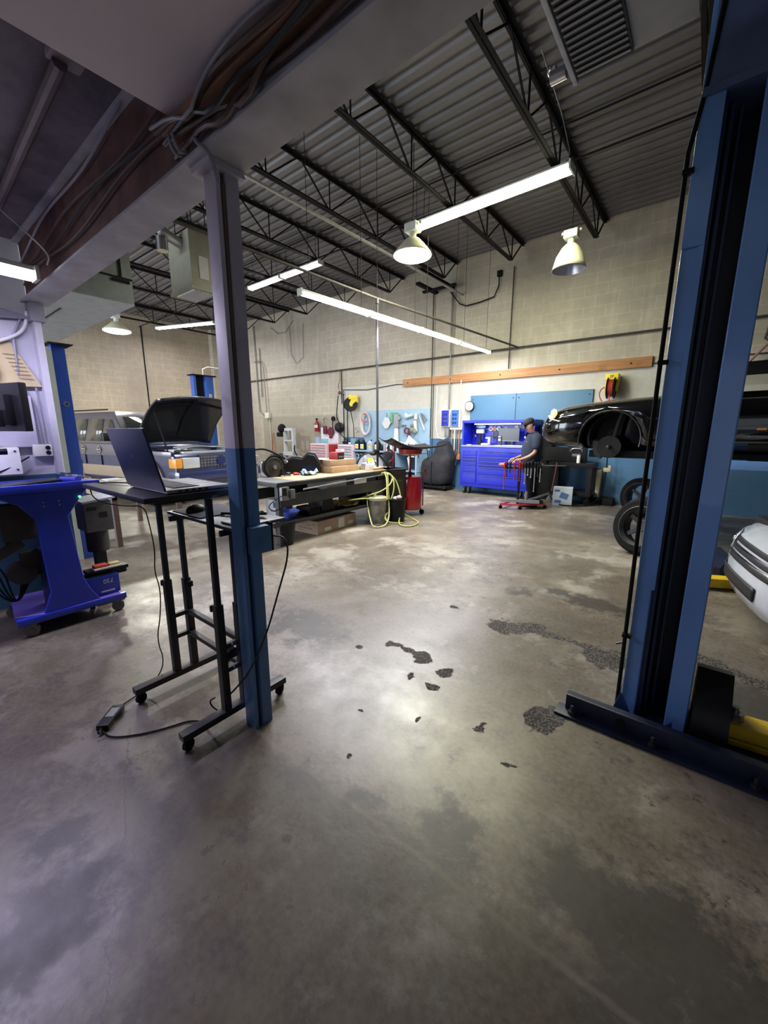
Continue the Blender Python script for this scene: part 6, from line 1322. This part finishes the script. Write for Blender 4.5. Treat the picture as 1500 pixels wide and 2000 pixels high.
lt = T('laptop', 'open silver laptop with a dark lid standing on the black desk', 'laptop', (-1.97, .74, 1.229), R(0))
lidm = mat('laptop_lid', (.055, .06, .12), .35, .5); lbm = mat('laptop_body', (.32, .32, .35), .35, .7)
MB().box((0, .15, .010), (.40, .29, .016), bev=.005).build('base', lbm, lt)
MB().box((-.02, .11, .0185), (.35, .12, .002)).build('keyboard', mat('keys', (.06, .06, .075), .6), lt)
mb = MB()
for r_ in range(5):
    for c_ in range(14): mb.box((-.182 + c_ * .025, .065 + r_ * .022, .0205), (.02, .018, .002))
mb.build('keys', mat('key_caps', (.10, .10, .12), .6), lt)
MB().box((.0, .235, .0187), (.13, .08, .001)).build('touchpad', mat('touchpad', (.26, .26, .29), .3, .5), lt)
th = math.atan2(.06, .26)
lid = MB().box((0, 0, .135), (.40, .009, .272), bev=.003).build('lid', lidm, lt); lid.location = (0, .0, .014); lid.rotation_euler = (R(13), 0, 0)
MB().box((0, .0055, .138), (.385, .001, .25)).build('screen', mat('laptop_screen', (.01, .01, .012), .15), lid)
MB().box((0, -.0052, .15), (.06, .001, .014)).build('lid_mark', mat('lid_mark', (.09, .095, .16), .3, .6), lid)
mb = MB()
for k_ in range(5): mb.box((.2005, .06 + .03 * k_, .010), (.002, .016, .006))
mb.build('ports', blkmat, lt)
ms = T('computer_mouse', 'black computer mouse on the lower level of the desk', 'mouse', (-2.20, 1.07, 1.052), R(100))
MB().sph((0, 0, .008), .055, (1.05, .66, .62), 20).build('shell', blkpl, ms)
MB().cyl((.03, 0, .032), .008, .006, (R(90), 0, 0)).build('scroll_wheel', darkgray, ms)
tag(MB().bb((-2.33, 1.0, 1.045), (-2.02, 1.24, 1.050), .001).build('mouse_pad', mat('mouse_pad', (.03, .035, .06), .7)), 'dark mouse pad under the mouse on the lower desk level', 'mouse pad')
tag(MB().bb((-1.85, 1.02, 1.046), (-1.76, 1.18, 1.054), .002).build('phone', mat('phone_teal', (.25, .33, .30), .3)), 'slim pale phone on the lower desk level next to the column', 'phone')
tag(MB().tube([(-2.02, 1.12, 1.055), (-1.95, 1.16, 1.055), (-1.85, 1.2, 1.06), (-1.78, 1.24, 1.065)], .007, 8).sph((-1.82, 1.24, 1.065), .015, (1.6, 1, .8)).build('diagnostic_cable', blkpl), 'black cable with a teal plug on the lower desk level', 'cable')
pb_ = T('power_brick', 'black laptop power brick lying on the floor left of the desk', 'power adapter', (-2.27, .55, .018), R(135))
MB().box((0, 0, 0), (.16, .06, .034), bev=.006).build('case', blkpl, pb_); MB().box((0.02, 0, .0175), (.07, .04, .001)).build('label', conduit_m, pb_)
MB().tube([(.08, 0, 0), (.10, 0, -.002)], .007, 6).tube([(-.08, 0, 0), (-.11, 0, -.002)], .008, 6).build('plug_ends', blkpl, pb_)
tag(MB().tube([(-2.22, .78, 1.24), (-2.40, .72, 1.235), (-2.55, .68, 1.22), (-2.58, .70, 1.12), (-2.45, .80, 1.09), (-2.34, .86, 1.10), (-2.33, .87, 1.0), (-2.32, .88, .85), (-2.34, .87, .72), (-2.31, .88, .62), (-2.33, .87, .45), (-2.37, .85, .30), (-2.34, .87, .15), (-2.36, .80, .04), (-2.38, .72, .006), (-2.35, .62, .006), (-2.33, .60, .012)], .0032, 6, smooth=2).build('charger_cable', blkmat), 'thin black charger cable from the laptop down the desk leg to the power brick', 'cable')
tag(MB().tube([(-2.20, .49, .012), (-2.12, .50, .006), (-2.02, .62, .006), (-1.97, .72, .006), (-1.94, .80, .006), (-1.88, .84, .008), (-1.80, .86, .03), (-1.76, .92, .10)], .0045, 6, smooth=2).build('power_cable', blkmat), 'black power cable curling over the floor from the brick to the right desk foot', 'cable')
tag(MB().tube([(-1.80, .88, .16), (-1.84, .87, .13), (-1.84, .88, .09), (-1.79, .89, .08)], .004, 6, smooth=2).build('cable_loop', blkmat), 'small cable loop hanging at the foot of the right desk leg', 'cable')
tag(MB().bb((-1.79, .93, .37), (-1.735, .99, .41), .006).build('power_strip', blkpl), 'small black plug block clipped between the right desk legs', 'plug')

# ------------------------------------------------------------------ blue alignment cart at the left
ac = T('alignment_cart', 'blue wheeled workshop computer cart in front of the office partition', 'cart', (-3.98, .70, 0))
lav = mat('cart_lavender', (.10, .07, .33), .4, coat=.2)
MB().prism([(-4.32, .50), (-3.80, .44), (-3.72, .60), (-3.70, 1.10), (-3.84, 1.12), (-4.30, .95)], .035, 'z', c=(0, 0, .135)).build('base_plate', lav, ac, world=True, bevel=.006)
MB().bb((-3.76, .44, .10), (-3.70, 1.14, .15), .008).build('front_skirt', cartblue, ac, world=True)
MB().prism([(.60, .15), (.96, .15), (.905, .25), (.87, .36), (.835, .86), (.93, 1.0), (.98, 1.06), (.42, 1.06), (.56, .98), (.64, .86), (.655, .30)], .03, 'x', c=(-3.73, 0, 0)).build('front_column', cartblue, ac, world=True, bevel=.006)
MB().bb((-3.95, .65, .15), (-3.745, .83, .62), .006).build('rear_column', mat('cart_dark', (.006, .008, .05), .4), ac, world=True)
MB().bb((-4.35, .18, 1.06), (-3.70, 1.06, 1.10), .012).build('top_tray', cartblue, ac, world=True)
MB().bb((-3.73, .18, 1.06), (-3.69, 1.06, 1.12), .01).build('tray_lip', cartblue, ac, world=True)
for x, y in ((-3.74, .52), (-3.74, 1.08), (-4.26, .50), (-4.24, .95)):
    MB().cyl((x, y, .045), .045, .035, (R(90), 0, R(70)), 20).cyl((x, y, .045), .02, .045, (R(90), 0, R(70)), 12).box((x, y, .10), (.06, .05, .03)).build('caster', mat('caster_metal', (.12, .12, .12), .35, .5), ac, world=True)
mb = MB()
for y in (.70, .79): mb.cyl((-3.712, y, .985), .006, .006, (0, R(90), 0), 8).cyl((-3.712, y, .955), .006, .006, (0, R(90), 0), 8)
mb.build('rivets', steel, ac, world=True)
MB().sph((-3.705, .92, 1.0), .009, n=10).build('green_led', mat('green_led', (.05, .9, .1), .4, emit=(.05, 1, .15), es=4), ac, world=True)
cbx = T('control_box', 'small blue equipment case with white lettering on the blue cart base', 'case', (-3.86, .98, .155))
MB().box((0, .03, .08), (.20, .22, .155), bev=.004).build('case', cartblue, cbx); MB().box((0, .03, .1585), (.17, .19, .004)).build('lid', navy, cbx)
text('730', .05, (.1015, .06, .115), (R(90), R(180), R(90)), paper, cbx); MB().box((.1015, .05, .03), (.002, .10, .012)).build('lettering_strip', paper, cbx)
# grey motor unit hanging right of the cart post
gm = T('motor_unit', 'grey metal control box with a dark motor, mounted low behind the blue cart', 'machine', (-4.1, 1.1, .6))
MB().box((0, 0, .18), (.26, .20, .26), bev=.006).build('box', mat('box_grey', (.14, .135, .14), .45, noise=.2), gm)
MB().box((.02, -.0, .325), (.32, .24, .015), rot=(R(6), 0, 0)).build('lid', mat('lid_pale', (.45, .48, .52), .4), gm)
MB().cyl((0, .0, -.04), .085, .2).box((0, 0, -.4), (.08, .08, .6)).build('motor', darkgray, gm)
MB().box((.131, .03, .19), (.003, .06, .05)).box((.131, -.05, .25), (.003, .07, .03)).build('label', darkgray, gm)
MB().box((0, 0, -.595), (.3, .2, .012)).build('foot', darkgray, gm)
ft = T('foot_pedal', 'dark shelf with red and yellow things sticking out right of the blue cart', 'shelf', (-3.88, 1.05, .34))
MB().box((0, .02, 0), (.12, .30, .03), bev=.005).box((0, .12, -.03), (.08, .08, .05), bev=.01).build('shelf', blkpl, ft)
MB().box((0.0, -.02, .03), (.08, .10, .035), bev=.012).build('red_block', MATS['rag_red'], ft); MB().box((0, .08, .028), (.07, .08, .03), bev=.01).build('yellow_block', mat('sand', (.55, .42, .2), .6), ft); MB().box((.02, .02, .02), (.08, .2, .012)).build('white_strip', white, ft)
MB().box((-.06, -.1, -.17), (.03, .03, .34)).build('arm', blkpl, ft)
# brown machine parts hanging left of the post
mg = T('wheel_clamps', 'dark brown wheel clamps and cables hung on the left side of the blue cart', 'clamp', (-3.95, .55, .5))
darkb = mat('clamp_brown', (.04, .032, .028), .5, .2, noise=.4)
MB().box((0, .02, .33), (.12, .2, .28), bev=.03).box((.0, -.05, .14), (.08, .18, .08), rot=(.5, 0, 0), bev=.02).cyl((0, 0, -.06), .09, .10, (0, R(80), 0)).box((0, .06, .0), (.08, .12, .2), bev=.02).bar((0, -.02, .4), (0, .15, .55), .03).build('clamps', darkb, mg)
mb = MB()
for k_ in range(4): mb.tube([(.02, -.05 + .03 * k_, .45), (.0, -.20 - .03 * k_, .3), (.02, -.22 + .04 * k_, .0), (.0, -.14 + .02 * k_, -.22), (.0, -.05, -.30), (-.02, .02 * k_, -.1)], .006, 6, smooth=2)
mb.build('cables', blkmat, mg)
# things on the cart
mo = T('monitor', 'black computer monitor seen edge-on above the blue cart', 'monitor', (-4.02, .66, 1.10), R(-163))
MB().box((0, 0, .56), (.40, .05, .34), bev=.01).box((0, .05, .54), (.22, .06, .22), bev=.02).build('casing', blkpl, mo)
MB().box((0, -.027, .565), (.37, .004, .30)).build('screen', glassdk, mo)
MB().bar((0, .08, .5), (-.1, .32, .5), .05, .05).box((-.02, .1, .48), (.1, .05, .12), bev=.01).build('arm', blkpl, mo)
MB().bar((-.1, .32, .0), (-.1, .32, .62), .03, .03).build('pole', blkpl, mo)
hs = T('camera_head', 'black swivel scanner head on a stand on the blue cart', 'device', (-4.0, .44, 1.10), R(90))
MB().box((0, 0, .02), (.16, .18, .04), bev=.01).cyl((0, 0, .12), .028, .18).build('stand', blkpl, hs); MB().box((.02, 0, .22), (.14, .10, .07), bev=.02).cyl((.11, 0, .245), .022, .10, (0, R(90), 0)).build('head', blkpl, hs)
tag(MB().box((-3.86, .66, 1.115), (.16, .36, .02), rot=(R(3), 0, R(8)), bev=.006).build('keyboard', blkpl), 'black keyboard lying on the blue cart', 'keyboard')
tag(MB().cyl((-3.82, .90, 1.125), .022, .14, (R(90), 0, R(-60)), 14).cyl((-3.78, .93, 1.125), .024, .04, (R(90), 0, R(-60)), 14).build('torch', mat('torch_blue', (.03, .04, .3), .3)), 'small blue and black torch lying on the blue cart', 'torch')
tag(MB().sph((-3.98, .93, 1.11), .06, (1.2, 1.5, .5)).build('baseball_hat', blkmat), 'dark hat on the blue cart behind the torch', 'hat')
tag(MB().bar((-3.95, .88, 1.17), (-3.80, 1.03, 1.13), .03, .006).bar((-4.0, .95, 1.16), (-3.86, .98, 1.15), .03, .006).build('shiny_tool', chrome), 'shiny flat tool lying at the right end of the blue cart', 'tool')

# ------------------------------------------------------------------ partition wall fittings
XP = -4.52
ppr = T('wall_papers', 'yellowed paper sheet pinned on the white partition behind grey conduits', 'paper', (XP + .01, .7, 2.0))
mb = MB(); A = [(XP + .012, .30, 2.20), (XP + .012, .80, 2.22), (XP + .04, .97, 1.86), (XP + .05, .30, 1.82)]
B = [(a[0] + .004, a[1], a[2]) for a in A]; mb.loft([A, B]); mb.build('sheet', mat('yellowed', (.55, .46, .26), .8, noise=.1), ppr, world=True)
mb = MB()
for k_ in range(7): mb.box((XP + .036 + .003 * k_, .80 + .012 * k_, 2.10 - .03 * k_), (.003, .09, .004), rot=(R(0), 0, 0))
mb.build('print_lines', mat('print_faded', (.3, .25, .14), .8), ppr, world=True)
cg = mat('conduit_lilac', (.27, .27, .33), .4)
tag(MB().tube([(XP + .05, -.1, 2.42), (XP + .05, .50, 2.43), (XP + .05, .60, 2.40), (XP + .05, .62, 2.25), (XP + .06, .68, 2.0), (XP + .07, .70, 1.95), (XP + .10, .64, 1.86), (XP + .1, .5, 1.83), (XP + .1, .2, 1.83)], .022, 10, smooth=1).build('flexible_conduit', cg), 'thick grey conduit looping down the white partition over the yellow sheet', 'conduit')
tag(MB().tube([(XP + .04, .95, 2.45), (XP + .04, .92, 2.3), (XP + .05, .78, 2.2), (XP + .06, .55, 2.12), (XP + .06, .46, 2.0), (XP + .06, .47, 1.88)], .012, 8, smooth=2).build('white_cable', white), 'white cable curving across the partition beside the thick conduit', 'cable')
for i in range(5):
    tag(MB().tube([(XP + .03 + .01 * i, -.1, 2.48 - .025 * i), (XP + .03 + .01 * i, .5, 2.47 - .03 * i), (XP + .05, .85, 2.43 - .012 * i), (XP + .05, .96, 2.40)], .008, 6, smooth=2).build('conduit', cg), ['topmost grey cable running into the box at the partition corner', 'second grey cable from the top at the partition corner', 'middle grey cable at the partition corner', 'fourth grey cable from the top at the partition corner', 'lowest grey cable at the partition corner'][i], 'cable', 'cables at the top of the partition')
tag(MB().box((XP + .06, 1.0, 2.44), (.12, .10, .14), bev=.01).build('junction_box', cg), 'grey junction box at the top corner of the partition under the beam', 'box')
tag(MB().tube([(XP + .03, .90, 2.38), (XP + .03, .84, 2.25), (XP + .03, .83, 1.9), (XP + .03, .90, 1.7), (XP + .03, .91, 1.38)], .010, 8).tube([(XP + .03, .93, 1.85), (XP + .03, .935, 1.38)], .008, 8).build('conduit', cg), 'pair of thin conduits running down the partition edge to the socket box', 'conduit')
so = T('socket_box', 'pale metal double socket box on the partition edge above the blue cart', 'outlet', (XP + .04, .90, 1.33))
MB().box((0, 0, 0), (.05, .13, .10), bev=.006).build('box', offw, so); MB().cyl((.026, .035, .02), .018, .006, (0, R(90), 0)).cyl((.026, .035, -.022), .018, .006, (0, R(90), 0)).build('sockets', blkmat, so)
cb = T('wall_cabinet', 'white metal cabinet with screws behind the monitor on the partition', 'cabinet', (XP + .04, .55, 1.35))
MB().bb((XP + .005, .30, 1.14), (XP + .10, .74, 1.36), .012).build('door', white, cb, world=True)
MB().bb((XP + .002, .25, 1.36), (XP + .06, .88, 1.78), .012).build('back', mat('lilac_white', (.5, .5, .6), .45), cb, world=True)
mb = MB()
for y, z in ((.71, 1.33), (.71, 1.18), (.34, 1.33)): mb.cyl((XP + .103, y, z), .008, .006, (0, R(90), 0), 8)
mb.build('screw', darkgray, cb, world=True)
tag(MB().tube([(XP + .12, .62, 1.45), (XP + .12, .50, 1.40), (XP + .12, .40, 1.30)], .007, 6, smooth=1).tube([(XP + .12, .45, 1.13), (XP + .10, .62, 1.17), (XP + .08, .80, 1.28)], .006, 6, smooth=2).build('power_cable', blkmat), 'black cable running from the monitor past the white cabinet to the socket', 'cable')
